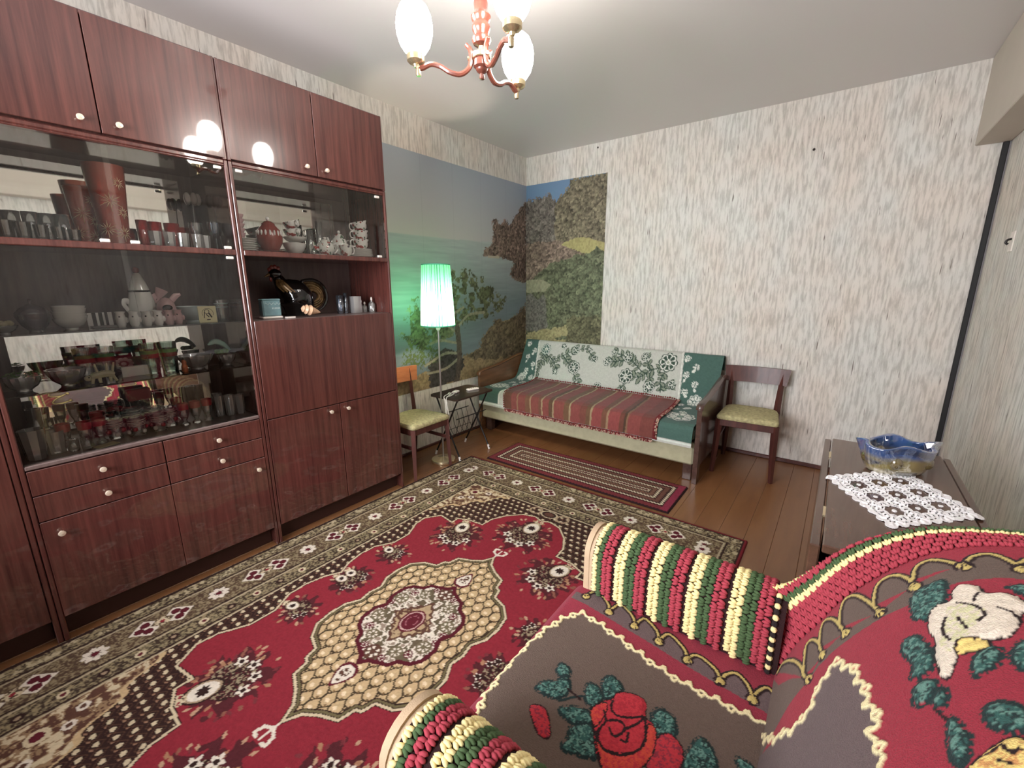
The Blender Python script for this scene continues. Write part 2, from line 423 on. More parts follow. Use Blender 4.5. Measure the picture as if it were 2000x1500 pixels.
def smc(pts, n=5):
    p = list(pts); q = smooth_path([p[-1]]+p+[p[0], p[1]], n); return np.array(q[n:-n])
def worley(x, y, c, sx=1.0, seed=0):
    """nearest jittered point: (distance / c, offset above the point / c, cell random)"""
    gx, gy = x/c/sx, y/c; ix, iy = np.floor(gx).astype(int), np.floor(gy).astype(int); bd = np.full(x.shape, 9.); bo = np.zeros(x.shape); br = np.zeros(x.shape)
    for a in (-1, 0, 1):
        for b in (-1, 0, 1):
            cx, cy = ix+a, iy+b; px = cx+_T[(cx*7+seed) & 255, (cy*13) & 255]; py = cy+_T[(cy*5+91+seed) & 255, (cx*11) & 255]
            d = np.hypot(gx-px, gy-py); m = d < bd; bd = np.where(m, d, bd); bo = np.where(m, gy-py, bo); br = np.where(m, _T[(cx*3+17) & 255, (cy*3+seed) & 255], br)
    return bd, bo, br
def bushes(x, y, c, base, n2, sx=1.0, seed=0):
    d, o, r = worley(x+(n2-.5)*c*1.2, y+(n2-.5)*c*.9, c, sx, seed)
    sh = np.clip(1.0-.50*d+.34*o, .2, 1.5)*(.78+.44*r)*(.40+1.2*n2)
    return np.array(base)*sh[..., None]
ORD = ['topmost', 'second from the top', 'third from the top', 'fourth from the top', 'fifth from the top', 'sixth from the top', 'seventh from the top', 'eighth from the top', 'ninth from the top']
# ---- measured outlines, in metres on the surfaces they lie on
B_ROSE = [(-2.773,0.479),(-2.783,0.498),(-2.803,0.504),(-2.804,0.526),(-2.824,0.539),(-2.84,0.545),(-2.855,0.529),(-2.875,0.524),(-2.906,0.506),(-2.914,0.482),(-2.926,0.454),(-2.941,0.446),(-2.973,0.432),(-2.967,0.425),(-2.929,0.424),(-2.894,0.428),(-2.867,0.423),(-2.84,0.428),(-2.82,0.443),(-2.811,0.462),(-2.788,0.467)]
B_ROSEIN = [(-2.839,0.454),(-2.833,0.474),(-2.846,0.495),(-2.874,0.489),(-2.905,0.471),(-2.922,0.453),(-2.928,0.44),(-2.909,0.436),(-2.875,0.448)]
B_YEL = [[(-2.913,0.46),(-2.915,0.485),(-2.928,0.479),(-2.932,0.451)],[(-3.108,0.433),(-3.086,0.457),(-3.075,0.474),(-3.077,0.483),(-3.089,0.495),(-3.113,0.492),(-3.131,0.458),(-3.114,0.432)]]
B_LINES = [[(-2.828,0.488),(-2.811,0.495),(-2.803,0.504)],[(-2.827,0.468),(-2.841,0.488),(-2.863,0.494),(-2.877,0.485)],[(-2.848,0.51),(-2.859,0.522),(-2.871,0.525)],[(-2.859,0.45),(-2.888,0.442),(-2.909,0.447)],[(-2.864,0.464),(-2.89,0.47)],[(-3.021,0.408),(-3.041,0.419)],[(-3.101,0.447),(-3.095,0.459),(-3.089,0.464)],[(-3.091,0.466),(-3.099,0.471),(-3.095,0.479)],[(-3.11,0.46),(-3.112,0.467)]]
B_LEAF = [[(-2.752,0.437),(-2.749,0.46),(-2.785,0.459),(-2.834,0.443),(-2.841,0.415),(-2.815,0.402),(-2.766,0.41)],[(-2.871,0.385),(-2.874,0.406),(-2.913,0.42),(-2.935,0.421),(-2.96,0.406),(-2.957,0.385),(-2.932,0.391),(-2.899,0.379)],[(-2.98,0.385),(-2.968,0.403),(-2.978,0.419),(-3.0,0.414),(-3.008,0.386)],[(-2.992,0.417),(-2.993,0.427),(-3.015,0.423),(-3.023,0.414),(-3.007,0.408)],[(-2.946,0.465),(-2.925,0.485),(-2.933,0.495),(-2.962,0.485),(-2.98,0.461),(-2.965,0.46)],[(-2.94,0.503),(-2.912,0.52),(-2.927,0.528),(-2.96,0.519),(-2.971,0.507),(-2.962,0.502)],[(-3.031,0.46),(-3.022,0.481),(-3.032,0.493),(-3.052,0.494),(-3.066,0.486),(-3.066,0.469),(-3.054,0.458)],[(-3.039,0.421),(-3.05,0.432),(-3.073,0.438),(-3.096,0.431),(-3.105,0.419),(-3.082,0.414)],[(-2.785,0.53),(-2.778,0.549),(-2.79,0.556),(-2.806,0.543)]]
B_FIELD = [(-2.91,0.11),(-2.914,0.136),(-2.904,0.171),(-2.881,0.189),(-2.853,0.217),(-2.84,0.25),(-2.863,0.275),(-2.898,0.297),(-2.935,0.309),(-2.983,0.322),(-3.016,0.329),(-3.03,0.32),(-3.067,0.331),(-3.098,0.331),(-3.124,0.312),(-3.021,0.131)]
B_SCAL = [[(-2.677,0.025),(-2.67,0.049),(-2.702,0.094),(-2.75,0.133),(-2.793,0.151),(-2.813,0.166)],[(-2.791,0.148),(-2.75,0.146),(-2.702,0.146),(-2.695,0.164),(-2.73,0.191),(-2.78,0.206)],[(-2.75,0.195),(-2.694,0.194),(-2.673,0.207),(-2.695,0.235),(-2.733,0.256),(-2.774,0.273)],[(-2.746,0.259),(-2.701,0.258),(-2.665,0.27),(-2.672,0.297),(-2.714,0.324),(-2.773,0.35)],[(-2.743,0.338),(-2.688,0.348),(-2.675,0.371),(-2.688,0.394),(-2.716,0.41),(-2.743,0.416)],[(-2.721,0.416),(-2.687,0.425),(-2.676,0.444),(-2.684,0.462),(-2.702,0.479),(-2.718,0.492)],[(-2.713,0.493),(-2.69,0.508),(-2.684,0.53),(-2.701,0.546),(-2.732,0.558)],[(-2.732,0.558),(-2.695,0.577),(-2.694,0.598),(-2.743,0.603)]]
S_NODES = [(2.126,-2.693),(2.206,-2.712),(2.282,-2.717),(2.351,-2.729),(2.425,-2.742),(2.501,-2.758),(2.568,-2.766),(2.627,-2.768)]
S_TOPS = [(2.15,-2.657),(2.221,-2.663),(2.298,-2.675),(2.368,-2.689),(2.45,-2.713),(2.529,-2.714),(2.592,-2.713)]
S_ROSE = [(2.299,-2.995),(2.311,-2.962),(2.324,-2.947),(2.329,-2.923),(2.358,-2.906),(2.382,-2.909),(2.395,-2.942),(2.417,-2.953),(2.428,-2.995),(2.417,-3.03),(2.414,-3.063),(2.403,-3.085),(2.372,-3.091),(2.34,-3.061),(2.322,-3.033)]
S_ORANGE = [[(2.326,-3.034),(2.343,-3.054),(2.374,-3.051),(2.41,-3.02),(2.414,-2.985),(2.407,-2.956),(2.422,-2.958),(2.432,-3.007),(2.418,-3.056),(2.4,-3.087),(2.367,-3.087)],[(2.297,-2.997),(2.313,-2.966),(2.324,-2.981),(2.321,-3.024)]]
S_LINES = [[(2.326,-2.951),(2.331,-2.971),(2.349,-2.977),(2.373,-2.963),(2.395,-2.942)],[(2.321,-2.984),(2.333,-3.002),(2.33,-3.027),(2.335,-3.044)],[(2.333,-3.002),(2.356,-2.985),(2.372,-2.995),(2.361,-3.021),(2.345,-3.011)],[(2.372,-2.995),(2.389,-2.965),(2.395,-2.942)],[(2.374,-3.019),(2.384,-3.016),(2.38,-2.998)],[(2.335,-3.044),(2.356,-3.057),(2.386,-3.046),(2.409,-3.017),(2.411,-2.987),(2.395,-2.942)],[(2.267,-2.99),(2.234,-2.984)]]
S_LEAF = [[(2.185,-2.931),(2.21,-2.935),(2.219,-2.958),(2.201,-2.966),(2.185,-2.955)],[(2.173,-3.025),(2.179,-2.998),(2.198,-2.984),(2.213,-2.956),(2.235,-2.978),(2.232,-3.011),(2.206,-3.026)],[(2.266,-2.939),(2.292,-2.94),(2.307,-2.955),(2.297,-2.992),(2.276,-2.983),(2.263,-2.957)],[(2.286,-2.918),(2.296,-2.894),(2.324,-2.901),(2.332,-2.921),(2.312,-2.956),(2.297,-2.942)],[(2.241,-3.034),(2.263,-3.013),(2.295,-3.003),(2.311,-3.019),(2.289,-3.045),(2.257,-3.046)],[(2.279,-3.056),(2.304,-3.029),(2.323,-3.036),(2.347,-3.076),(2.335,-3.088),(2.288,-3.104),(2.285,-3.073)],[(2.402,-2.923),(2.42,-2.9),(2.44,-2.949),(2.419,-2.951)],[(2.406,-2.934),(2.415,-2.908),(2.443,-2.906),(2.458,-2.942),(2.444,-2.967),(2.416,-2.956)],[(2.484,-2.983),(2.497,-2.919),(2.525,-2.93),(2.538,-2.962),(2.521,-2.999),(2.499,-3.006)],[(2.564,-2.917),(2.583,-2.913),(2.599,-2.921),(2.58,-2.945)]]
S_BUD = [[(2.189,-3.068),(2.21,-3.053),(2.231,-3.065),(2.255,-3.096),(2.246,-3.107),(2.225,-3.101)],[(2.43,-2.972),(2.45,-2.949),(2.478,-2.965),(2.48,-3.016),(2.452,-3.045),(2.431,-3.031)]]
SOFA_FL = [(0.343,0.701,0.043),(0.693,0.567,0.047),(0.507,0.511,0.027),(0.667,0.718,0.033),(0.809,0.738,0.02),(0.869,0.659,0.027),(0.531,0.744,0.023),(1.047,0.732,0.023),(1.002,0.65,0.03),(1.183,0.701,0.033),(1.332,0.723,0.027),(1.528,0.693,0.063),(1.202,0.549,0.053),(1.417,0.491,0.04),(1.596,0.529,0.027),(0.967,0.433,0.033),(0.757,0.45,0.017),(1.184,0.444,0.02)]
HEAD = [(-0.684,1.577),(-0.608,1.64),(-0.531,1.68),(-0.517,1.88),(-0.468,1.897),(-0.419,1.843),(-0.327,1.906),(-0.296,1.855),(-0.178,1.953),(-0.09,2.062),(0.001,2.124),(0.007,1.358),(-0.18,1.37),(-0.268,1.408),(-0.212,1.537),(-0.434,1.565),(-0.591,1.564)]
HEAD2 = [(0.005,1.585),(-0.201,1.551),(-0.268,1.421),(-0.18,1.357),(0.007,1.331)]
TREE = [(-1.591,0.96),(-1.482,1.199),(-1.233,1.383),(-0.95,1.443),(-0.779,1.412),(-0.671,1.366),(-0.597,1.294),(-0.334,1.203),(-0.4,1.075),(-0.604,1.023),(-0.756,1.008),(-0.9,1.005),(-1.041,0.887),(-1.439,0.828)]
SLOPE = [(-0.947,0.686),(-0.727,0.757),(-0.685,0.866),(-0.485,0.977),(-0.18,0.997),(0.008,1.125),(0.013,0.555)]
SLOPE2 = [(-1.353,0.486),(-0.982,0.69),(-0.562,0.683),(-0.081,0.782),(-0.079,0.238),(-0.788,0.473)]
TRUNK = [(-1.015,0.961),(-0.999,0.738),(-1.035,0.516),(-1.12,0.441)]
BR = [[(-1.017,0.917),(-1.094,0.967),(-1.15,1.035),(-0.932,1.13)],[(-1.024,0.741),(-1.164,0.759),(-1.311,0.714),(-1.395,0.684)],[(-1.014,0.695),(-1.171,0.629),(-1.372,0.618)],[(-1.015,0.961),(-0.869,1.061),(-0.663,1.073)],[(-1.02,0.83),(-1.217,0.872),(-1.33,0.855)]]
RIDGE = [(0.017,2.11),(0.16,2.131),(0.238,2.134),(0.275,2.16),(0.299,2.103),(0.344,2.08),(0.43,2.147),(0.486,2.198),(0.47,2.246),(0.856,2.259)]
R_YEL = [(0.413,1.681),(0.5,1.725),(0.669,1.738),(0.86,1.668),(0.838,1.576),(0.732,1.557),(0.561,1.637)]
R_BAY = [(0.013,1.358),(0.203,1.37),(0.299,1.317),(0.237,1.251),(0.014,1.236)]
R_BOT = [(0.016,0.832),(0.371,0.908),(0.642,0.962),(0.527,0.837),(0.212,0.747),(0.017,0.732)]

PROF = [(2.598,.428),(2.612,.475),(2.632,.535),(2.657,.588),(2.680,.645),(2.703,.692),(2.740,.750),(2.780,.802),(2.815,.836),(2.855,.862),(2.908,.882),(2.96,.892),(3.015,.889),(3.06,.866),(3.082,.82),(3.088,.74),(3.09,.60)]
# ================================================================ THE ROOM
H = 2.5; RX = 3.22; FY = -4.95
fl = struct('floor', G().box(-.1, FY-.1, -.12, RX+.1, .1, -.021, 0), 'subfloor')
npl = 26; pw = RX/npl
for i in range(npl):                                   # painted floor boards, each its own
    g = G().box(i*pw+.0004, FY, -.02, (i+1)*pw-.0004, 0, random.uniform(-.0010, 0), .0012)
    obj('plank', g, 'floor', fl)
struct('ceiling', G().box(-.1, FY-.1, H, RX+.1, .1, H+.1, 0), 'ceil')
struct('wall_left', G().box(-.1, FY-.1, 0, 0, .1, H, 0), 'paper')
struct('wall_back', G().box(0, 0, 0, RX, .1, H, 0), 'paper')
struct('wall_right', G().box(RX, FY-.1, 0, RX+.1, .1, H, 0), 'paper')
# front wall with the window opening, one connected mesh
xs = [0, .3, 2.2, RX]; zs = [0, .85, 2.25, H]; g = G()
for s_, y in ((0, FY), (1, FY-.1)):
    for x in xs:
        for z in zs: g.v.append((x, y, z))
def wi(s_, i, k): return s_*16+i*4+k
for i in range(3):
    for k in range(3):
        if (i, k) == (1, 1): continue
        for s_ in (0, 1): g.f.append((wi(s_,i,k), wi(s_,i+1,k), wi(s_,i+1,k+1), wi(s_,i,k+1)))
for a, b in (((1,1),(2,1)), ((2,1),(2,2)), ((2,2),(1,2)), ((1,2),(1,1))): g.f.append((wi(0,*a), wi(0,*b), wi(1,*b), wi(1,*a)))
struct('wall_front', g, 'paper')
wn = struct('window_1', G().prism([(.3, .85), (2.2, .85), (2.2, 2.25), (.3, 2.25)], 1, FY-.06, FY-.055), 'pane')
for x0, x1 in ((.3, .37), (1.215, 1.285), (2.13, 2.2)): obj('window_frame', G().box(x0, FY-.09, .85, x1, FY-.03, 2.25), 'plastic', wn)
for z0, z1 in ((.85, .92), (2.18, 2.25)): obj('window_frame', G().box(.37, FY-.085, z0, 2.13, FY-.035, z1), 'plastic', wn)
obj('window_sill', G().box(.25, FY-.02, .81, 2.25, FY+.16, .85), 'plastic', wn)
struct('trim_1', G().box(3.08, FY, 2.067, RX, 0, H, .004), 'beam')                     # boxed beam along the right wall
t2 = struct('trim_2', G().box(3.188, -.018, 0, 3.212, 0, 2.067, .002), 'blackmatt')     # dark strip in the corner
obj('edge_strip', G().box(3.212, -.012, 0, RX, 0, 2.067, .001), 'greystrip', t2)
struct('baseboard_back', G().box(.0, -.016, 0, RX, 0, .03, .005), 'redchair')
struct('baseboard_left', G().box(0, -1.99, 0, .014, -.02, .022, .004), 'redchair')
struct('baseboard_right', G().box(RX-.016, FY, 0, RX, -.02, .03, .005), 'redchair')
nail = obj('nail', G().ball((2.32, -.004, 2.179), (.008, .006, .008)), 'ink'); tag(nail, 'dark nail head alone in the wallpaper of the far wall', 'nail')
nail = obj('nail', G().ball((.752, -.004, 2.462), (.006, .006, .008)), 'ink'); tag(nail, 'small nail head just under the ceiling above the photo mural', 'nail')
hk = thing('wall_hook', (RX, -.5, 1.51), 'small white metal hook plate on the wall right of the dark corner strip', 'hook')
obj('back_plate', G().box(RX-.005, -.53, 1.465, RX, -.465, 1.56, .002), 'plastic', hk)
obj('hook_arm', G().tube(smooth_path([(RX-.005, -.5, 1.525), (RX-.018, -.5, 1.52), (RX-.022, -.5, 1.508), (RX-.014, -.5, 1.50)], 4), .005), 'blackmetal', hk)

# ================================================================ PHOTO MURAL
def mural():
    t = thing('wall_mural', (0, 0, .5), 'photo mural of a rocky sea bay pasted around the corner of the room', 'mural')
    Z = np.linspace(.495, 2.25, 270)
    # ---- sheet on the left wall: s = y
    Y = np.linspace(-1.99, -.003, 300); y, z = np.meshgrid(Y, Z, indexing='ij')
    n1 = fbm(y*14, z*14, 5); n2 = np.clip((fbm(y*62+9, z*62, 4)-.5)*1.7+.5, 0, 1); n3 = fbm(y*5+3, z*60, 3)
    k = np.clip((z-1.68)/.57, 0, 1)[..., None]; a = np.clip((y+1.6)/1.6, 0, 1)[..., None]
    col = (1-k)*np.array(lin(182, 178, 172))+k*np.array(lin(158, 166, 176)); col = col*(1-.3*a)+.3*a*np.array(lin(110, 134, 160))
    sea = z < 1.679+.012*np.clip((y+1.1)*2, 0, 1)
    d = np.clip((1.69-z)/.6, 0, 1)[..., None]
    sc_ = (1-d)*np.array(lin(158, 168, 166))+d*np.array(lin(112, 126, 134)); sc_ = sc_*(.86+.28*n3[..., None])
    col[sea] = sc_[sea]
    jx = (n2-.5)*.05; jz = (n1-.5)*.05
    rock = bushes(y, z, .11, lin(122, 104, 92), n2, .30)*(.55+.9*fbm(y*38, z*11, 4)[..., None]); rock *= (.75+.5*n2[..., None])
    hd = inside(y+jx, z+jz, HEAD); col[hd] = rock[hd]
    wr = (np.abs(z-1.565) < .012) & (y > -.6) & (y < -.43); col[wr] = np.array(lin(170, 160, 140))
    h2 = inside(y+jx, z+jz, HEAD2); col[h2] = (rock*.8)[h2]
    tan = np.array(lin(150, 128, 92))*(.6+.75*n2[..., None])
    sl = inside(y+jx, z+jz, SLOPE) | inside(y+jx, z+jz, SLOPE2) | (z < .62+.13*np.clip((y+1.4)/.7, 0, 1)+jz)
    col[sl] = tan[sl]
    gr = inside(y+jx*2, z+jz*2, SLOPE); gc = bushes(y, z, .06, lin(112, 98, 74), n2); col[gr] = gc[gr]
    dk = inside(y+jx, z+jz, [(-1.36, .72), (-1.18, .80), (-.98, .74), (-.94, .62), (-1.05, .5), (-1.35, .49)]); dc = np.array(lin(66, 62, 60))*(.5+1.*n2[..., None]); col[dk] = dc[dk]
    tr = inside(y+jx*2.4, z+jz*2.4, TREE) & (fbm(y*22+4, z*22, 3) > .40); tc_ = bushes(y, z, .07, lin(104, 108, 78), n2); col[tr] = tc_[tr]
    bl = np.array(lin(84, 98, 56))*(.5+n2[..., None]); bm_ = inside(y+jx*2, z+jz*2, [(-1.6, .80), (-1.5, .92), (-1.35, .86), (-1.2, .78), (-1.2, .7), (-1.58, .68)]) & (n2 > .42); col[bm_] = bl[bm_]
    for b in BR:
        d_ = pdist(y, z, sm([(p[0], p[1]) for p in b], 4)); m_ = d_ < .011; col[m_] = (np.array(lin(150, 142, 122))*(.7+.5*n2[..., None]))[m_]
    d_ = pdist(y, z, sm(TRUNK, 4)); m_ = d_ < .03; col[m_] = (np.array(lin(92, 80, 70))*(.5+1.0*n2[..., None]))[m_]
    for s_ in (-1.35, -1.02, -.68, -.33):
        m_ = np.abs(y-s_) < .0045; col[m_] *= .93
    P = np.stack([np.full_like(y, .0018), y, z], -1); grid_obj('mural_sheet', P, col, 'colour_print', t)
    # ---- sheet on the back wall: s = x
    X = np.linspace(.002, .852, 190); x, z = np.meshgrid(X, Z, indexing='ij')
    n1 = fbm(x*14+40, z*14, 5); n2 = np.clip((fbm(x*70+70, z*70, 4)-.5)*1.8+.5, 0, 1)
    jz = (n1-.5)*.06; jx = (n2-.5)*.05
    col = np.ones(x.shape+(3,))*np.array(lin(104, 134, 166))
    ridge = np.interp(x, [a for a, b in RIDGE], [b for a, b in RIDGE])
    hill = z < ridge+(n2-.5)*.05
    hc = bushes(x, z, .040, lin(128, 118, 94), n2, 1, 5)*(.75+.5*n1[..., None]); col[hill] = hc[hill]
    rk = hill & (x < .33+.1*(n1-.5)) & (z > 1.5); rc = bushes(x, z, .050, lin(118, 110, 100), n2, .7, 9); col[rk] = rc[rk]
    br = hill & (z < 1.72+jz) & (z > 1.36+jz) & (x < .62); bc = bushes(x, z, .045, lin(140, 120, 104), n2, 1.2, 3); col[br] = bc[br]
    ye = inside(x+jx*.6, z+jz*.5, R_YEL); col[ye] = (np.array(lin(164, 154, 96))*(.8+.4*n2[..., None]))[ye]
    fg = z < 1.50+.12*np.clip((x-.2)/.6, 0, 1)-.16*np.clip((.3-x)/.3, 0, 1)+jz*1.6
    fc = bushes(x, z, .055, lin(108, 112, 84), n2); col[fg] = fc[fg]
    ba = inside(x+jx*.5, z+jz*.5, R_BAY); col[ba] = (np.array(lin(150, 148, 118))*(.75+.4*n2[..., None]))[ba]
    gy = (z < 1.2+jz*2) & (x < .25+jz*2) & (z > .85); col[gy] = (np.array(lin(110, 106, 98))*(.5+1.*n2[..., None]))[gy]
    bo = inside(x+jx, z+jz, R_BOT) | (z < .8+jz); col[bo] = (np.array(lin(160, 150, 104))*(.6+.7*n2[..., None]))[bo]
    bs = (z < 1.02+jz*2) & (z > .66) & (x > .5+jz*2); col[bs] = bushes(x, z, .05, lin(112, 108, 78), n2, 1, 7)[bs]
    P = np.stack([x, np.full_like(x, -.0018), z], -1); grid_obj('mural_sheet', P, col, 'colour_print', t)
mural()

# ================================================================ WALL UNIT
XF = .42
def knob(x, y, z, par):
    g = G(); prof = [(.005, 0), (.005, .010), (.0095, .013), (.011, .018), (.0095, .022), (.0, .0235)]
    n = 12; vs = []; fs = []
    for r, d in prof:
        for i in range(n): a = 2*PI*i/n; vs.append((x+d, y+r*math.cos(a), z+r*math.sin(a)))
    for k in range(len(prof)-1):
        for i in range(n): fs.append((k*n+i, k*n+(i+1) % n, (k+1)*n+(i+1) % n, (k+1)*n+i))
    fs.append(tuple(range(n))); obj('knob', g.add(vs, fs), 'knob', par, True)
def door(par, y0, y1, z0, z1, ky=None, kz=None, name='door', gap=.0018):
    d = obj(name, G().box(XF-.018, y0+gap, z0+gap, XF+.001, y1-gap, z1-gap, .0015), 'cab', par)
    if ky is not None: knob(XF+.001, ky, kz, d)
    return d
def clip(par, y, z, wd=.028):
    obj('pane_grip', G().box(.408, y-wd/2, z-.006, .419, y+wd/2, z+.006, .002), 'plastic', par)
def pane(par, x, y0, y1, z0, z1):
    return obj('glass_pane', G().box(x-.0015, y0, z0, x+.0015, y1, z1, 0), 'pane', par)
YR0, YR1, YL0 = -2.813, -1.996, -3.617; T = .016
# ---- top cupboards
for nm, y0, y1, lab, ks in (('L', YL0, YR0, 'glossy mahogany top cupboard above the wide glass display cabinet', (-3.268, -3.165)),
                            ('R', YR0, YR1, 'glossy mahogany top cupboard above the floral tea set, next to the photo mural', (-2.464, -2.361))):
    c = thing('top_cupboard', (.21, (y0+y1)/2, 1.843), lab, 'cupboard', 'top cupboards of the wall unit')
    obj('side_panel', G().box(.005, y0+.001, 1.843, XF, y0+T, 2.232), 'cab', c); obj('side_panel', G().box(.005, y1-T, 1.843, XF, y1-.001, 2.232), 'cab', c)
    obj('top_panel', G().box(.005, y0+T, 2.216, XF-.001, y1-T, 2.232), 'cab', c); obj('bottom_panel', G().box(.005, y0+T, 1.843, XF-.02, y1-T, 1.858), 'cab', c)
    obj('back_panel', G().box(.005, y0+T, 1.858, .010, y1-T, 2.216, 0), 'cabin', c)
    ym = (y0+y1)/2
    door(c, y0+T*.5, ym, 1.848, 2.231, ks[0], 1.884); door(c, ym, y1-T*.5, 1.848, 2.231, ks[1], 1.884)
# ---- left display cabinet
c = thing('display_cabinet', (.21, (YL0+YR0)/2, 0), 'glossy mahogany display cabinet with glass shelves full of glassware and four drawers', 'cabinet')
a, b = YL0+T, YR0-T
obj('side_panel', G().box(.005, YL0+.001, 0, XF, a, 1.842), 'cab', c); obj('side_panel', G().box(.005, b, 0, XF, YR0-.001, 1.842), 'cab', c)
obj('top_panel', G().box(.005, a, 1.826, XF, b, 1.842), 'cab', c)
obj('shelf', G().box(.012, a, 1.450, XF, b, 1.474), 'cab', c)
obj('worktop', G().box(.012, a, .688, XF, b, .704), 'cabin', c)
obj('bottom_panel', G().box(.012, a, .085, XF-.02, b, .10), 'cab', c)
obj('back_panel', G().box(.005, a, .10, .012, b, 1.826, 0), 'cabin', c)
obj('plinth', G().box(.35, a, 0, .368, b, .085), 'kick', c)
obj('mirror', G().prism([(.034, .72), (.037, .72), (.0165, 1.135), (.0135, 1.135)], 1, -3.545, -2.885), 'mirror', c); obj('mirror', G().box(.0125, -3.545, 1.49, .016, -2.885, 1.80, 0), 'mirror', c)
obj('track', G().box(.390, a, 1.818, XF, b, 1.826), 'cab', c)
for zz in (1.157, .947):
    o = obj('glass_shelf', G().box(.02, a+.001, zz-.006, .385, b-.001, zz, .001), 'shelfglass', c)
ym = (a+b)/2
for z0, z1 in ((1.475, 1.818), (.705, 1.449)):
    p1 = pane(c, .400, a+.001, ym+.01, z0, z1); p2 = pane(c, .409, ym-.01, b-.001, z0, z1)
    if z0 > 1: clip(p1, -3.264, 1.481); clip(p2, -3.177, 1.481); clip(p2, -2.858, 1.481); clip(p2, -2.855, 1.808)
    else: clip(p2, -2.856, 1.438)
ym = -3.213
door(c, a, ym, .590, .686, -3.409, .634, 'drawer'); door(c, ym, b, .590, .686, -3.016, .634, 'drawer')
door(c, a, ym, .490, .590, -3.409, .536, 'drawer'); door(c, ym, b, .490, .590, -3.015, .534, 'drawer')
obj('drawer_divider', G().box(.20, ym-.006, .488, XF-.012, ym+.006, .688), 'kick', c)
door(c, a, ym, .098, .489, -3.554, .434, gap=.0008); door(c, ym, b, .098, .489, -2.869, .438, gap=.0008)
# ---- right bar cabinet
c = thing('bar_cabinet', (.21, (YR0+YR1)/2, 0), 'glossy mahogany bar cabinet with an open niche, drop front and two doors, beside the mural', 'cabinet')
a, b = YR0+T, YR1-T
obj('side_panel', G().box(.005, YR0+.001, 0, XF, a, 1.842), 'cab', c); obj('side_panel', G().box(.005, b, 0, XF, YR1-.001, 1.842), 'cab', c)
obj('top_panel', G().box(.005, a, 1.826, XF, b, 1.842), 'cab', c)
obj('shelf', G().box(.012, a, 1.450, XF, b, 1.474), 'cab', c)
obj('niche_floor', G().box(.012, a, 1.138, XF-.019, b, 1.154), 'cabin', c)
obj('divider_shelf', G().box(.012, a, .662, XF-.02, b, .676), 'cabin', c)
obj('bottom_panel', G().box(.012, a, .085, XF-.02, b, .10), 'cab', c)
obj('back_panel', G().box(.005, a, .10, .012, b, 1.826, 0), 'cabin', c)
obj('plinth', G().box(.35, a, 0, .368, b, .085), 'kick', c)
obj('mirror', G().box(.0125, a+.06, 1.49, .016, b-.08, 1.80, 0), 'mirror', c)
obj('track', G().box(.390, a, 1.818, XF, b, 1.826), 'cab', c)
p1 = pane(c, .400, a+.001, -2.233, 1.475, 1.818); p2 = pane(c, .409, -2.428, b-.001, 1.475, 1.818)
clip(p1, -2.772, 1.808); clip(p2, -2.055, 1.806); clip(p2, -2.062, 1.481)
door(c, a, b, .670, 1.155, name='drop_front')
ym = (a+b)/2
door(c, a, ym, .098, .669, -2.465, .636); door(c, ym, b, .098, .669, -2.361, .634)
# ---- wardrobe, mostly outside the frame
c = thing('wardrobe', (.21, -4.03, 0), 'dark mahogany wardrobe front left of the display cabinet, only its edge in view', 'wardrobe')
obj('side_panel', G().box(.005, -3.634, 0, XF, YL0-.001, 1.842), 'cab', c); obj('side_panel', G().box(.005, -4.44, 0, XF, -4.424, 1.842), 'cab', c)
obj('top_panel', G().box(.005, -4.424, 1.826, XF, -3.634, 1.842), 'cab', c); obj('back_panel', G().box(.005, -4.424, .1, .012, -3.634, 1.826, 0), 'cabin', c)
obj('plinth', G().box(.35, -4.424, 0, .368, -3.634, .085), 'kick', c)
door(c, -4.424, -4.03, .098, 1.825, -4.08, 1.0); door(c, -4.03, -3.634, .098, 1.825, -3.99, 1.0)

# ================================================================ GLASS AND CHINA
def tumbler_g(r0, r1, h, t=.0022, base=.008, seg=20, ribs=0, amp=.0):
    mod = (lambda i, k: 1+amp*(1 if i % 2 else -1)) if ribs else None
    return G().lathe([(r0*.94, 0), (r0, .003), (r0+(r1-r0)*.35, h*.35), (r1, h), (r1-t, h), (r0+(r1-r0)*.35-t, h*.35), (r0-t, base), (0.0005, base)], seg=ribs*2 if ribs else seg, mod=mod)
def tumbler(x, y, z, r0, r1, h, mat, label, group=None, ribs=0, amp=0, cat='glass', name='drinking_glass', band=None):
    if band is None:
        o = obj(name, tumbler_g(r0, r1, h, ribs=ribs, amp=amp), mat, None, 'all' if ribs == 0 else True); o.location = (x, y, z)
        return tag(o, label, cat, group)
    t = thing(name, (x, y, z), label, cat, group)
    obj('glass_body', tumbler_g(r0, r1, h, ribs=ribs, amp=amp), mat, t, True, local=True)
    for m, f0, f1 in band:
        rr = lambda f: r0+(r1-r0)*f+.0006
        obj('painted_band', G().lathe([(rr(f0), h*f0), (rr((f0+f1)/2)+.0004, h*(f0+f1)/2), (rr(f1), h*f1)], seg=20, cap=False), m, t, True, local=True)
    return t
def wineglass(x, y, z, rb, h, mat, label, group=None, bowlmat=None, hb=.55):
    t = thing('stemmed_glass', (x, y, z), label, 'glass', group)
    hs = h*(1-hb)
    obj('foot', G().lathe([(rb*.8, 0), (rb*.8, .002), (.006, .006), (.004, hs*.6), (.006, hs)], seg=18), mat, t, True, local=True)
    obj('bowl', G().lathe([(.005, hs), (rb*.75, hs+h*hb*.2), (rb, hs+h*hb*.6), (rb*.92, h), (rb*.92-.002, h), (rb-.002, hs+h*hb*.6), (rb*.7, hs+h*hb*.25), (.001, hs+.006)], seg=18), bowlmat or mat, t, True, local=True)
    return t
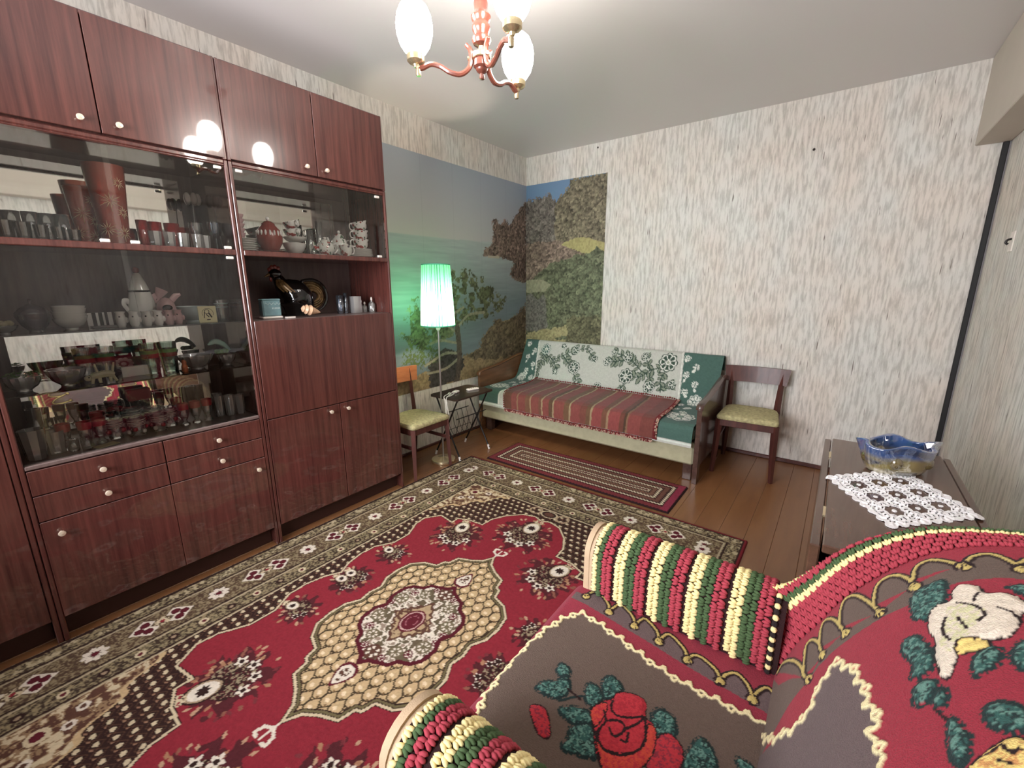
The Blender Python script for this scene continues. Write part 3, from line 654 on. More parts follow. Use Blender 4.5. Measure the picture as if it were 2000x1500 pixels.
def bowl_g(r, h, t=.003, foot=.4, ribs=0, amp=0, seg=28):
    mod = (lambda i, k: 1+(amp*(1 if i % 2 else -1) if k in (2, 3, 4) else 0)) if ribs else None
    return G().lathe([(r*foot, 0), (r*foot, .004), (r*.72, h*.35), (r*.93, h*.75), (r, h), (r-t, h), (r*.9-t, h*.7), (r*.66, h*.38), (.0005, .008)], seg=ribs*2 if ribs else seg, mod=mod)
def bowl(x, y, z, r, h, mat, label, group=None, ribs=0, amp=0, cat='bowl', name='bowl'):
    o = obj(name, bowl_g(r, h, ribs=ribs, amp=amp), mat, None, True); o.location = (x, y, z); return tag(o, label, cat, group)
def plate(x, y, z, r, mat, label, group, name='saucer', h=.008):
    o = obj(name, G().lathe([(r*.55, 0), (r*.6, .001), (r*.97, h), (r, h+.001), (r*.97, h+.0025), (r*.6, .0035), (.0005, .003)], seg=28), mat, None, True); o.location = (x, y, z); return tag(o, label, 'saucer' if name == 'saucer' else 'plate', group)
def cup(x, y, z, r, h, mat, label, group=None, hang=0.0, tilt=0.0, name='cup', mat2=None):
    t = thing(name, (x, y, z), label, 'cup', group); t.rotation_euler = (tilt, 0, 0)
    obj('cup_body', G().lathe([(r*.55, 0), (r*.6, .004), (r*.85, h*.3), (r*.93, h*.65), (r*1.02, h), (r*1.0-.002, h), (r*.9-.002, h*.65), (r*.8, h*.3), (.0005, .006)], seg=24), mat, t, True, local=True)
    ca, sa = math.cos(hang), math.sin(hang)
    pts = [(r*.88, h*.82), (r*1.25, h*.9), (r*1.45, h*.62), (r*1.3, h*.3), (r*.86, h*.24)]
    obj('handle', G().tube([(ca*d, sa*d, zz) for d, zz in smooth_path(pts, 4)], .0035, 6), mat2 or 'white', t, True, local=True)
    return t
def teapot(x, y, z, r, h, mat, label, hang=PI/2, spout=True, lidmat=None, handle=True):
    t = thing('teapot' if spout else 'sugar_bowl', (x, y, z), label, 'teapot' if spout else 'sugar bowl')
    obj('pot_body', G().lathe([(r*.55, 0), (r*.6, .004), (r*.95, h*.25), (r, h*.42), (r*.85, h*.62), (r*.5, h*.76), (r*.48, h*.78), (.0005, h*.78)], seg=26), mat, t, True, local=True)
    ld = obj('lid', G().lathe([(r*.52, h*.775), (r*.5, h*.80), (r*.25, h*.87), (.004, h*.885)], seg=22), lidmat or mat, t, True, local=True)
    obj('lid_knob', G().ball((0, 0, h*.94), (.009, .009, h*.06)), lidmat or 'white', ld, True, local=True)
    ca, sa = math.cos(hang), math.sin(hang)
    if handle:
        obj('handle', G().tube([(ca*d, sa*d, zz) for d, zz in smooth_path([(r*.8, h*.62), (r*1.35, h*.66), (r*1.5, h*.42), (r*1.2, h*.2), (r*.9, h*.18)], 4)], .0045, 7), 'white' if spout else mat, t, True, local=True)
    if spout: obj('spout', G().tube([(-ca*d, -sa*d, zz) for d, zz in smooth_path([(r*.85, h*.3), (r*1.25, h*.42), (r*1.45, h*.72)], 4)], [.013, .012, .011, .010, .009, .008, .007, .006, .006], 8), mat, t, True, local=True)
    return t
Z1, Z2, Z3, Z4 = 1.4745, 1.1572, .9472, .7045
# ---- upper shelf of the display cabinet
def cutvase(x, y, z, r0, r1, h, label, mat='orangeglass'):
    t = thing('cut_glass_vase', (x, y, z), label, 'vase', 'cut glass vases')
    obj('vase_body', G().lathe([(r0, 0), (r0, .012), (r0+(r1-r0)*.3, h*.35), (r1*.93, h*.8), (r1, h), (r1-.004, h), (r0+(r1-r0)*.3-.004, h*.35), (r0-.004, .02), (.0005, .02)], seg=28), mat, t, True, local=True)
    for (dy, zz, R) in ((-.008, h*.55, .040), (.026, h*.78, .026), (-.03, h*.2, .035), (.02, h*.16, .034), (.028, h*.42, .024)):
        g = G(); rad = r0+(r1-r0)*(zz/h)
        for k in range(12):
            a = 2*PI*k/12; q = R*(1 if k % 2 else .7); rr = rad+.0008
            pt = lambda s: (math.cos((dy+math.cos(a)*s)/rr)*rr, math.sin((dy+math.cos(a)*s)/rr)*rr, zz+math.sin(a)*s)
            g.tube([pt(.006), pt(q*.5), pt(q)], [.0006, .0015, .0004], 4)
        stuff(obj('cut_star', g, 'spark', t, local=True))
    return t
cutvase(.15, -3.262, Z1, .030, .046, .222, 'orange cut glass vase, the shorter one standing behind on the top glass shelf')
cutvase(.25, -3.196, Z1, .042, .064, .298, 'tall orange cut glass vase with star cuts, in front of the shorter vase', 'darkred')
for i, (x, y, r, h, m) in enumerate([(.33, -3.495, .021, .060, 'smoke'), (.33, -3.455, .021, .057, 'smoke'), (.33, -3.412, .020, .052, 'smoke'), (.32, -3.368, .019, .050, 'smoke'), (.31, -3.325, .018, .046, 'smoke')]):
    tumbler(x, y, Z1, r*.85, r, h, m, ['smoky ribbed tumbler', 'smoky ribbed tumbler', 'smoky ribbed tumbler', 'smoky ribbed tumbler', 'low smoky ribbed tumbler'][i]+[' at the left end of the front row on the top shelf', ', second in the front row left of the orange vases', ', third in the front row left of the orange vases', ', fourth in the front row left of the orange vases', ' just in front of the orange vases'][i], 'smoky tumblers of the front row', 9, .03)
for i, (x, y) in enumerate([(.19, -3.505), (.19, -3.462), (.20, -3.418), (.19, -3.375), (.20, -3.335)]):
    tumbler(x, y, Z1, .020, .0225, .107, 'clear', 'tall clear gilt-rimmed glass, '+['leftmost', 'second from the left', 'third from the left', 'fourth from the left', 'last before the vase'][i]+' in the rear row of the top shelf', 'tall clear glasses of the rear row')
for i, (x, y, r, h) in enumerate([(.21, -3.098, .020, .112), (.20, -3.052, .026, .110), (.20, -2.992, .029, .110), (.16, -2.94, .026, .10)]):
    tumbler(x, y, Z1, r*.85, r, h, 'redglass', 'red glass tumbler, '+['nearest to the tall orange vase', 'second right of the tall orange vase', 'third right of the tall orange vase', 'rightmost of the red ones'][i], 'red tumblers on the top shelf')
for i, (x, y) in enumerate([(.335, -3.092), (.335, -3.045), (.335, -2.996), (.335, -2.946), (.30, -2.905)]):
    tumbler(x, y, Z1, .018, .022, .06, 'crystal', 'small faceted crystal tumbler, '+['leftmost of the front row before the red tumblers', 'second of the front row before the red tumblers', 'third of the front row before the red tumblers', 'fourth of the front row before the red tumblers', 'at the right end of the front row near the stemmed glass'][i], 'crystal tumblers on the top shelf', 8, .05)
wineglass(.22, -2.905, Z1, .028, .120, 'clear', 'clear stemmed glass behind the crystal tumblers on the top shelf', 'stemmed glasses on the top shelf')
wineglass(.30, -2.858, Z1, .029, .120, 'blueglass', 'bluish stemmed glass beside the right post of the top shelf', 'stemmed glasses on the top shelf')
# a slim glass flower on a stem in the corner of the top shelf
t = thing('glass_flower', (.13, -2.885, Z1), 'slim glass flower with white petals at the right of the top shelf', 'ornament')
obj('flower_foot', G().lathe([(.022, 0), (.022, .004), (.005, .008), (.004, .012)]), 'steel', t, True, local=True)
obj('stem', G().tube([(0, 0, .01), (0, .006, .10), (0, .012, .21)], .0022, 6), 'steel', t, True, local=True)
for k in range(5):
    a = 2*PI*k/5; obj('petal', G().ball((.022*math.cos(a), .012+.022*math.sin(a), .235), (.020, .014, .028)), 'white', t, True, local=True)
# ---- first glass shelf
t = thing('lidded_bowl', (.28, -3.478, Z2), 'lilac pressed-glass lidded bowl with a tall knob, left of the white bowls', 'bowl')
obj('glass_bowl', bowl_g(.047, .062, ribs=12, amp=.03), 'lilacglass', t, True, local=True)
ld = obj('lid', G().lathe([(.046, .063), (.046, .067), (.030, .086), (.010, .097), (.005, .098)], seg=22), 'lilacglass', t, True, local=True)
obj('lid_knob', G().lathe([(.004, .096), (.003, .105), (.006, .112), (.0, .118)], seg=10), 'lilacglass', ld, True, local=True)
t = thing('flower_dish', (.31, -3.555, Z2), 'low glass dish holding a yellow flower, at the left end of the upper glass shelf', 'dish')
obj('dish', bowl_g(.034, .028, ribs=10, amp=.03), 'crystal', t, True, local=True)
g = G()
for k in range(9): a = 2*PI*k/9; g.ball((.016*math.cos(a), .016*math.sin(a), .034+.004*(k % 2)), (.011, .011, .008), 7, 4)
fl_ = obj('flower_head', g, 'bone', t, True, local=True); stuff(fl_)
for i in range(6):
    bowl(.255+.0015*((i*7) % 3-1), -3.380+.0015*((i*5) % 3-1), Z2+.0095*i, .049, .040, 'greyporc', 'white porcelain bowl, '+ORD[5-i]+' of the stack on the upper glass shelf', 'stacked white bowls')
t = thing('striped_card', (.19, -3.286, Z2), 'white card with black bars standing behind a small tray', 'card')
obj('card', G().box(.188, -3.325, Z2, .192, -3.247, Z2+.055, .001), 'paperw', t)
for y0 in (-3.303, -3.283, -3.264): obj('black_bar', G().box(.192, y0-.006, Z2+.001, .1928, y0+.006-.003*(y0 > -3.27), Z2+.055, 0), 'ink', t)
o = obj('tray', G().box(-.025, -.045, 0, .025, .045, .006, .003), 'steel'); o.location = (.27, -3.285, Z2); tag(o, 'narrow shiny tray lying before the black and white card', 'tray')
t = thing('fish_decanter', (.20, -3.145, Z2), 'tall white porcelain fish decanter with a round dark stopper', 'decanter')
obj('fish_body', G().lathe([(.040, 0), (.048, .02), (.050, .06), (.044, .10), (.036, .14), (.026, .175), (.014, .208), (.010, .214), (.0, .215)], seg=22), 'greyporc', t, True, local=True)
obj('stopper', G().ball((0, 0, .226), (.013, .013, .013)), 'redband', t, True, local=True)
obj('collar', G().lathe([(.0375, .135), (.040, .139), (.0375, .143)], seg=22, cap=False), 'black', t, True, local=True)
obj('fin', G().tube(smooth_path([(.0, -.03, .09), (.01, -.055, .10), (.015, -.062, .085), (.01, -.05, .06)], 4), [.012]*6+[.010]*7, 8, flat=(.5, 1)), 'greyporc', t, True, local=True)
tl = G().tube(smooth_path([(-.02, .04, .12), (-.02, .055, .10), (-.02, .065, .11), (-.02, .085, .145)], 5), [.018, .018, .018, .018, .017, .016, .015, .014, .013, .012, .013, .014, .016, .019, .022, .024], 8, flat=(.5, 1))
obj('fish_tail', tl, 'pinkporc', t, True, local=True)
t2 = thing('fish_cup', (.265, -3.078, Z2), 'pink porcelain fish jug with a wide open mouth beside the white decanter', 'jug')
obj('fish_body', G().lathe([(.026, 0), (.034, .02), (.036, .06), (.030, .09), (.014, .108), (.0, .112)], seg=18), 'pinkporc', t2, True, local=True)
obj('mouth', G().ball((.031, -.004, .068), (.010, .019, .014)), 'black', t2, True, local=True)
obj('tail_fin', G().tube([(.0, .02, .095), (.0, .04, .118), (.002, .058, .124)], [.012, .012, .005], 8, flat=(.4, 1)), 'pinkporc', t2, True, local=True)
for i, (x, y, m) in enumerate([(.30, -3.243, 'greyporc'), (.325, -3.207, 'greyporc'), (.335, -3.168, 'greyporc'), (.335, -3.130, 'white'), (.33, -3.092, 'pinkporc'), (.31, -3.055, 'pinkporc')]):
    t = thing('fish_shot_cup', (x, y, Z2), ['white', 'white', 'white', 'white', 'pinkish', 'pinkish'][i]+' porcelain fish shot cup, '+['first', 'second', 'third', 'fourth', 'fifth', 'sixth'][i]+' from the left of the row around the decanter', 'cup', 'fish shot cups')
    obj('cup_body', G().lathe([(.012, 0), (.016, .012), (.017, .035), (.014, .052), (.018, .060), (.016, .060), (.012, .050), (.0005, .046)], seg=14), m, t, True, local=True)
    obj('eye', G().ball((.014, -.006, .040), .0035, 6, 4), 'black', t, True, local=True); obj('fin', G().ball((.006, .017, .026), (.006, .007, .012), 6, 4), m, t, True, local=True)
bowl(.20, -2.965, Z2, .066, .068, 'paleblue', 'pale blue porcelain bowl half hidden behind the cream picture card')
t = thing('picture_card', (.35, -2.955, Z2), 'small cream card printed with a line drawing of a bearded figure with a halo', 'card')
obj('card', G().box(.347, -2.990, Z2, .352, -2.920, Z2+.072, .001), 'cream', t)
g = G(); cy, cz = -2.955, Z2+.040
def arc(r, a0, a1, n=14, oy=0, oz=0): return [(.3527, cy+oy+r*math.cos(a), cz+oz+r*math.sin(a)) for a in np.linspace(a0, a1, n)]
g.tube(arc(.022, -.4, PI+.4), .0007, 4); g.tube(arc(.009, 0, 2*PI, 14, -.003, .008), .0012, 4)
g.tube([(.3527, cy-.012, cz+.006), (.3527, cy-.016, cz-.02)], .0016, 4); g.tube([(.3527, cy+.004, cz+.002), (.3527, cy+.014, cz-.018)], .003, 4); g.tube([(.3527, cy-.006, cz-.004), (.3527, cy+.004, cz-.016)], .002, 4)
stuff(obj('line_drawing', g, 'ink', t)); stuff(obj('caption_strokes', G().box(.3522, cy-.006, cz-.030, .3526, cy+.008, cz-.026, 0), 'ink', t))
tumbler(.25, -2.862, Z2, .024, .028, .095, 'clear', 'clear tumbler with white painted lines beside the right post, upper glass shelf', None, band=[('inkteal', .62, .66), ('inkteal', .8, .84)])
# ---- second glass shelf
def leafy(t, n, rad, z, mat, seed):
    r_ = random.Random(seed); g = G()
    for k in range(n):
        a = r_.uniform(0, 2*PI); q = rad*math.sqrt(r_.random()); x, y = q*math.cos(a), q*math.sin(a); h = r_.uniform(.0, .018)
        d = (math.cos(a)*.016, math.sin(a)*.016); nx, ny = -math.sin(a)*.006, math.cos(a)*.006
        g.add([(x, y, z+h), (x+d[0]*.5+nx, y+d[1]*.5+ny, z+h+.006), (x+d[0], y+d[1], z+h+.002), (x+d[0]*.5-nx, y+d[1]*.5-ny, z+h+.006), (x+d[0]*.5, y+d[1]*.5, z+h+.003)], [(0, 1, 4), (1, 2, 4), (2, 3, 4), (3, 0, 4)])
    return stuff(obj('artificial_leaves', g, mat, t, local=True))
t = thing('crystal_bowl', (.29, -3.545, Z3), 'cut crystal bowl filled with green artificial leaves, left end of the lower glass shelf', 'bowl')
obj('glass_bowl', bowl_g(.052, .055, ribs=16, amp=.05), 'crystal', t, True, local=True); leafy(t, 60, .036, .048, 'leafgreen', 3)
bowl(.28, -3.428, Z3, .056, .064, 'crystal', 'empty cut crystal bowl left of the cream animal figurine', None, 16, .05, name='crystal_bowl')
for i, (x, y, r, h, lab) in enumerate([(.15, -3.353, .034, .122, 'left of the pair above the cream animal'), (.15, -3.289, .033, .122, 'right of the pair above the cream animal'), (.25, -3.163, .033, .130, 'left of the pair beside the white greeting card'), (.25, -3.098, .034, .130, 'right of the pair beside the white greeting card')]):
    tumbler(x, y, Z3, r*.85, r, h, 'greenglass' if i > 1 else 'clear', 'big fruit-painted tumbler, '+lab, 'fruit painted tumblers', band=[('redband', .52, .66), ('leafgreen', .66, .78)])
t = thing('animal_figurine', (.345, -3.333, Z3), 'cream plastic four-legged animal figurine with raised horns, on the lower glass shelf', 'figurine')
g = G(); zz = Z3
obj('animal_body', G().tube(smooth_path([(.345, -3.372, zz+.030), (.345, -3.355, zz+.034), (.345, -3.325, zz+.036), (.345, -3.305, zz+.030)], 4), [.010, .011, .012, .013, .013, .013, .014, .014, .014, .013, .013, .012, .010], 8), 'bone', t, True)
obj('head', G().ball((.345, -3.381, zz+.026), (.010, .012, .011)), 'bone', t, True)
for dy in (-.362, -.352): pass
for (y0, y1) in ((-3.366, -3.372), (-3.350, -3.348), (-3.312, -3.300), (-3.318, -3.318)): obj('leg', G().tube([(.345, y0, zz+.030), (.345, y1, zz+.003)], [.007, .005], 7), 'bone', t, True)
for (y0, y1) in ((-3.352, -3.356), (-3.325, -3.322), (-3.310, -3.300)): obj('horn', G().tube([(.345, y0, zz+.040), (.345, y1, zz+.078)], [.0055, .003], 7), 'bone', t, True)
obj('eye', G().ball((.3555, -3.380, zz+.030), .003, 6, 4), 'ink', t, True)
t = thing('greeting_card', (.27, -3.215, Z3), 'white folded card leaning below a dark picture of white blossoms', 'card')
obj('card_front', G().box(.268, -3.268, Z3, .272, -3.178, Z3+.036, .001), 'paperw', t); obj('card_fold', G().box(.245, -3.268, Z3+.036, .272, -3.178, Z3+.042, .001), 'paperw', t)
t = thing('blossom_picture', (.10, -3.213, Z3), 'dark little picture with a cluster of white blossoms, behind the folded card', 'picture')
obj('picture_board', G().box(.098, -3.264, Z3, .102, -3.160, Z3+.062, .001), 'cabin', t)
for k in range(11):
    a = 2*PI*k/10; q = .026 if k < 10 else 0
    obj('blossom', G().ball((.1035, -3.225+q*math.cos(a), Z3+.034+q*.8*math.sin(a)), (.0015, .010, .008), 8, 4), 'greyporc', t, True)
o = obj('orange_figurine', G().lathe([(.010, 0), (.013, .008), (.012, .025), (.008, .034), (.010, .042), (.006, .052), (.0, .054)], seg=12), 'orange', None, True); o.location = (.33, -3.068, Z3); tag(o, 'tiny orange figurine before the crystal bowl, right part of the lower glass shelf', 'figurine')
bowl(.27, -3.004, Z3, .068, .062, 'crystal', 'wide cut crystal bowl right of the orange figurine', None, 16, .04, name='crystal_bowl')
bowl(.27, -2.878, Z3, .040, .050, 'crystal', 'small crystal bowl under the celadon bird at the right end of the lower glass shelf', None, 14, .04, name='crystal_bowl')
t = thing('celadon_bird', (.26, -2.893, Z3+.048), 'celadon green bird-shaped dish perched on leaves over the small crystal bowl', 'ornament')
obj('bird_body', G().tube(smooth_path([(.26, -2.945, Z3+.100), (.26, -2.915, Z3+.112), (.26, -2.885, Z3+.100), (.26, -2.855, Z3+.066)], 5), [.003, .006, .009, .011, .012, .013, .014, .014, .014, .013, .013, .012, .011, .010, .008, .006], 8, flat=(.7, 1)), 'celadon', t, True)
g = G()
for k in range(8):
    a = 2*PI*k/8; x, y = .26+.012*math.cos(a), -2.893+.020*math.sin(a); g.ball((x, y, Z3+.064), (.010, .012, .012), 6, 4)
stuff(obj('moss', g, 'leafgreen', t, True)); 
# ---- bottom of the glass section
tumbler(.345, -3.560, Z4, .026, .036, .112, 'crystal', 'large tapered crystal tumbler at the left front corner of the bottom shelf', None, 10, .04)
tumbler(.315, -3.503, Z4, .024, .029, .085, 'crystal', 'medium crystal tumbler, second from the left at the front of the bottom shelf', None, 10, .04)
tumbler(.16, -3.53, Z4, .020, .022, .15, 'clear', 'tall narrow glass standing behind the large crystal tumbler', None)
tumbler(.34, -3.462, Z4, .017, .018, .045, 'clear', 'low clear shot glass before the ruby goblets on the left', None)
tumbler(.35, -3.425, Z4, .017, .019, .045, 'clear', 'low clear shot glass nearest to the lying cream card', None)
for i, (x, y, lab) in enumerate([(.30, -3.476, 'leftmost of the left trio'), (.325, -3.420, 'middle of the left trio'), (.305, -3.375, 'rightmost of the left trio'), (.31, -3.096, 'leftmost of the right trio'), (.31, -3.050, 'middle of the right trio'), (.31, -3.004, 'rightmost of the right trio'), (.18, -3.36, 'half hidden behind the left trio'), (.17, -3.08, 'half hidden behind the right trio')]):
    t = thing('ruby_goblet', (x, y, Z4), 'clear goblet with a ruby rim, '+lab, 'glass', 'ruby rimmed goblets')
    obj('foot', G().lathe([(.019, 0), (.019, .006), (.010, .014), (.009, .022), (.015, .034)], seg=18), 'clear', t, True, local=True)
    obj('bowl', G().lathe([(.015, .034), (.019, .05), (.021, .072), (.019, .072), (.014, .042), (.001, .038)], seg=18), 'clear', t, True, local=True)
    obj('ruby_rim', G().lathe([(.021, .072), (.0225, .088), (.023, .102), (.021, .102), (.019, .074)], seg=18, cap=False), 'rubyglass', t, True, local=True)
for i, (x, y, h) in enumerate([(.28, -2.945, .10), (.30, -2.905, .10), (.31, -2.866, .095), (.22, -2.930, .10)]):
    tumbler(x, y, Z4, .018, .021, h, 'crystal', 'frosted cut shot tumbler, '+['leftmost of the trio by the right post', 'middle of the trio by the right post', 'rightmost, touching the right post', 'the one behind the trio by the right post'][i], 'cut shot tumblers', 9, .05)
o = obj('red_box', G().box(-.02, -.042, 0, .02, .042, .052, .003), 'redbox'); o.location = (.09, -3.195, Z3-.006-.053-.0); 
o.location = (.09, -3.195, Z4+.105); tag(o, 'small crimson box lying on the glass jug under the lower glass shelf', 'box')
tumbler(.09, -3.195, Z4, .034, .036, .1045, 'greenglass', 'wide clear jar carrying the crimson box', None, cat='jar', name='glass_jar')
CUPS = [(.29, -3.328, .031, .080, 'leftmost'), (.20, -3.250, .036, .095, 'second from the left, further back'), (.31, -3.262, .034, .075, 'second from the left in the front row'), (.22, -3.182, .034, .090, 'third from the left, further back'), (.31, -3.185, .033, .072, 'third from the left in the front row'), (.27, -3.134, .028, .078, 'rightmost, next to the right ruby trio')]
for i, (x, y, r, h, lab) in enumerate(CUPS):
    t = thing('painted_tea_glass', (x, y, Z4), 'red-flowered tea glass with white bands, '+lab, 'glass', 'flower painted tea glasses')
    obj('glass_body', tumbler_g(r*.75, r*.92, h), 'clear', t, True, local=True)
    rr = lambda f: r*(.75+.17*f)+.0008
    for f in (.62, .70, .78, .90): obj('white_band', G().lathe([(rr(f), h*f), (rr(f)+.0005, h*f+.0012), (rr(f), h*f+.0024)], seg=20, cap=False), 'plastic', t, True, local=True)
    for k in range(6):
        a = 2*PI*k/6+.3*i; obj('painted_flower', G().ball((rr(.34)*math.cos(a), rr(.34)*math.sin(a), h*(.26+.16*(k % 2))), (.009, .009, .010), 8, 4), 'rubyglass' if k % 2 else 'plastic', t, True, local=True)
    plate(x, y, Z4-.0002, r*.98, 'clear', 'glass saucer under the painted tea glass, '+lab, 'glass saucers') if False else None
o = obj('cream_card', G().box(-.022, -.036, 0, .022, .036, .0015, .0004), 'cream'); o.location = (.36, -3.375, Z4); o.rotation_euler = (0, 0, .35); tag(o, 'cream card lying flat at the front of the bottom shelf', 'card')
# ---- tea set on the upper shelf of the bar cabinet
for i in range(7):
    cup_ = bowl(.22, -2.728, Z1+.02+.0215*i, .030, .030, 'pinkporc', 'pink banded small bowl, '+ORD[6-i]+' of the tall stack at the left post', 'pink banded bowls in a tall stack')
plate(.22, -2.728, Z1, .042, 'greyporc', 'white saucer under the tall stack of pink bowls', 'saucers in the tea set', h=.014)
for i in range(6):
    plate(.29, -2.722+.002*(i % 2), Z1+.0105*i, .044-.0012*i, 'greyporc', 'pale saucer, '+ORD[5-i]+' of the low stack before the pink bowls', 'pale saucers in a low stack')
def banded(parent, r, z0, z1, n, mat):
    for k in range(n):
        a = 2*PI*k/n; g = G().ball((r*math.cos(a), r*math.sin(a), (z0+z1)/2), (.005, .005, (z1-z0)/2), 6, 4); obj('white_petal', g, mat, parent, True, local=True)
t = teapot(.26, -2.603, Z1+.012, .060, .165, 'redband', 'red-brown ceramic sugar bowl with a ring of cream petals and a lid', spout=False, handle=False)
banded(t, .056, .07, .10, 18, 'greyporc')
plate(.26, -2.603, Z1, .075, 'redband', 'red-brown saucer under the ceramic sugar bowl', None, h=.010)
plate(.18, -2.655, Z1, .055, 'redband', 'red-brown saucer half hidden behind the pale saucer stack', None, h=.03)
t = bowl(.25, -2.475, Z1, .058, .060, 'greyporc', 'cream and red banded bowl under the two tilted cups')
g = obj('red_petal_ring', G().lathe([(.0405, .020), (.047, .032), (.0525, .045)], seg=24, cap=False), 'redband', t, True, local=True)
bowl(.25, -2.468, Z1+.061, .058, .030, 'greyporc', 'shallow white bowl resting on the banded bowl')
cup(.24, -2.470, Z1+.093, .044, .040, 'floral', 'white floral cup lying tilted second from the top of the pile', 'tilted floral cups', tilt=.12)
cup(.24, -2.466, Z1+.133, .042, .042, 'floral', 'white floral cup tilted on the very top of the pile', 'tilted floral cups', tilt=.28)
for i in range(2): tumbler(.30, -2.40+.035*i, Z1, .012, .014, .034, 'clear', ['tiny clear glass right of the banded bowl', 'tiny clear glass left of the front teapot'][i], 'tiny clear glasses')
for i, (x, y, h) in enumerate([(.13, -2.262, .20), (.14, -2.20, .13), (.12, -2.315, .15)]): tumbler(x, y, Z1, .016, .020, h, 'clear', ['tall clear vase glass', 'clear glass', 'clear glass'][i]+[' behind the floral teapots', ' behind the lid of the rear teapot', ' behind the front teapot'][i], None)
teapot(.31, -2.335, Z1, .048, .100, 'floral', 'white floral teapot in the front of the tea set', hang=PI/2)
teapot(.20, -2.180, Z1, .050, .155, 'floral', 'taller white floral teapot behind the cup', hang=PI/2)
cup(.34, -2.232, Z1, .036, .062, 'floral', 'white floral cup standing in front of the rear teapot', hang=PI/2)
for i in range(7):
    plate(.28, -2.090, Z1+.007*i, .068-.001*i, 'white', 'white saucer, '+ORD[6-i]+' of the stack under the floral cups', 'white saucers under the floral cups')
for i, (dz, tl) in enumerate([(.051, 0), (.100, .06), (.152, .22)]):
    cup(.28, -2.092+.003*i, Z1+dz, .046, .056, 'floral', 'white floral cup, '+['lowest', 'middle', 'topmost tilted one'][i]+' of the pile at the right end', 'piled floral cups', hang=-PI/2, tilt=tl)
o = obj('paper_strip', G().box(-.02, -.03, 0, .02, .03, .004, .001), 'paperw'); o.location = (.36, -2.40, Z1); tag(o, 'folded white paper lying before the front teapot', 'paper')
# ---- open niche of the bar cabinet
Z5 = 1.1545
t = thing('tea_tin', (.31, -2.668, Z5), 'teal printed tin with a pale rim, left side of the open niche', 'tin')
obj('tin_body', G().box(.290, -2.712, Z5+.012, .335, -2.622, Z5+.092, .006), 'teal', t); obj('tin_base', G().box(.286, -2.716, Z5, .339, -2.618, Z5+.012, .004), 'plastic', t)
obj('tin_lid', G().box(.2895, -2.7125, Z5+.088, .3355, -2.6215, Z5+.098, .004), 'teal', t)
g = G()
for k in range(6): g.box(.3352, -2.668+.007*k, Z5+.048, .3358, -2.664+.007*k, Z5+.056, 0)
stuff(obj('print_line', g, 'inkteal', t)); stuff(obj('print_scroll', G().tube([(.3354, -2.70+.0745*k/20, Z5+.074+.005*math.sin(k*1.3)) for k in range(21)], .0012, 4), 'inkteal', t))
o = obj('matchbox', G().box(-.012, -.022, 0, .012, .022, .008, .001), 'plastic'); o.location = (.36, -2.595, Z5); tag(o, 'flat white box lying before the black rooster', 'box')
t = thing('rooster_jug', (.19, -2.47, Z5), 'black glazed rooster-shaped jug with a gilt tail and neck', 'jug')
bx, by = .19, -2.475
obj('rooster_body', G().tube(smooth_path([(bx, by+.01, Z5+.002), (bx, by+.01, Z5+.03), (bx, by+.012, Z5+.07), (bx, by-.004, Z5+.115), (bx, by-.040, Z5+.150), (bx, by-.066, Z5+.175), (bx, by-.080, Z5+.205)], 5), [.060, .066, .084, .092, .080, .052, .034, .026], 16), 'black', t, True)
hd = obj('rooster_head', G().ball((bx, by-.092, Z5+.222), (.026, .034, .028), 12, 8), 'black', t, True)
obj('beak', G().tube([(bx, by-.118, Z5+.220), (bx, by-.150, Z5+.206)], [.011, .001], 7), 'goldbrown', hd, True)
g = G()
for k, (dy, dz, r_) in enumerate([(-.118, .244, .010), (-.104, .254, .012), (-.088, .256, .012), (-.072, .250, .011)]): g.ball((bx, by+dy, Z5+dz), (.006, r_, r_*1.2), 8, 5)
stuff(obj('comb', g, 'redband', hd, True)); obj('wattle', G().ball((bx, by-.116, Z5+.196), (.006, .008, .015), 8, 5), 'redband', hd, True)
for k in range(7):
    a0 = -1.2+.4*k; dx, dy = .022*math.cos(a0+.3), .020*math.sin(a0)
    obj('neck_feather', G().tube(smooth_path([(bx+dx*.8, by-.078+dy*.6, Z5+.200), (bx+dx*1.9, by-.060+dy*1.8, Z5+.165), (bx+dx*2.9+.01, by-.030+dy*2.6, Z5+.128)], 4), [.006, .011, .004], 6), 'goldbrown', t, True)
for k, (ry, rz, w_) in enumerate([(.105, .075, .013), (.090, .060, .014), (.074, .046, .013), (.058, .034, .012), (.112, .088, .010)]):
    cz = Z5+.105; pts = [(bx+.006*k, by+.060, cz-.01)]
    for th in np.linspace(2.2, -1.25, 9): pts.append((bx+.008*k-.01, by+.085+ry*math.cos(th)*.80, cz+rz*math.sin(th)))
    obj('tail_feather', G().tube(smooth_path(pts, 3), [w_*.7, w_, w_, w_, w_*.9, w_*.35], 7), 'black' if k == 4 else 'goldbrown', t, True)
g = G(); 
for k in range(9):
    q = .024*(1-.085*k); g.ball((.345, -2.512+.0105*k, Z5+.028-.0014*k), (q, .012, q), 10, 6)
t = thing('sea_shell', (.345, -2.49, Z5), 'pale pink sea shell lying in front of the rooster jug', 'shell')
obj('whorls', G().lathe([(.004, 0), (.018, .010), (.014, .014), (.026, .026), (.021, .032), (.028, .048), (.022, .056), (.016, .075), (.006, .10), (.0, .108)], seg=16), 'shell', t, True, local=True)
t.children[0].rotation_euler = (-PI/2-.25, 0, 0); t.children[0].location = (0, -.035, .046)
tumbler(.25, -2.243, Z5, .018, .021, .105, 'blueglass', 'tall clear glass, leftmost of the glasses in the open niche', None)
tumbler(.25, -2.205, Z5, .011, .012, .118, 'blueglass', 'narrow tube-like glass beside the leftmost glass in the niche', None)
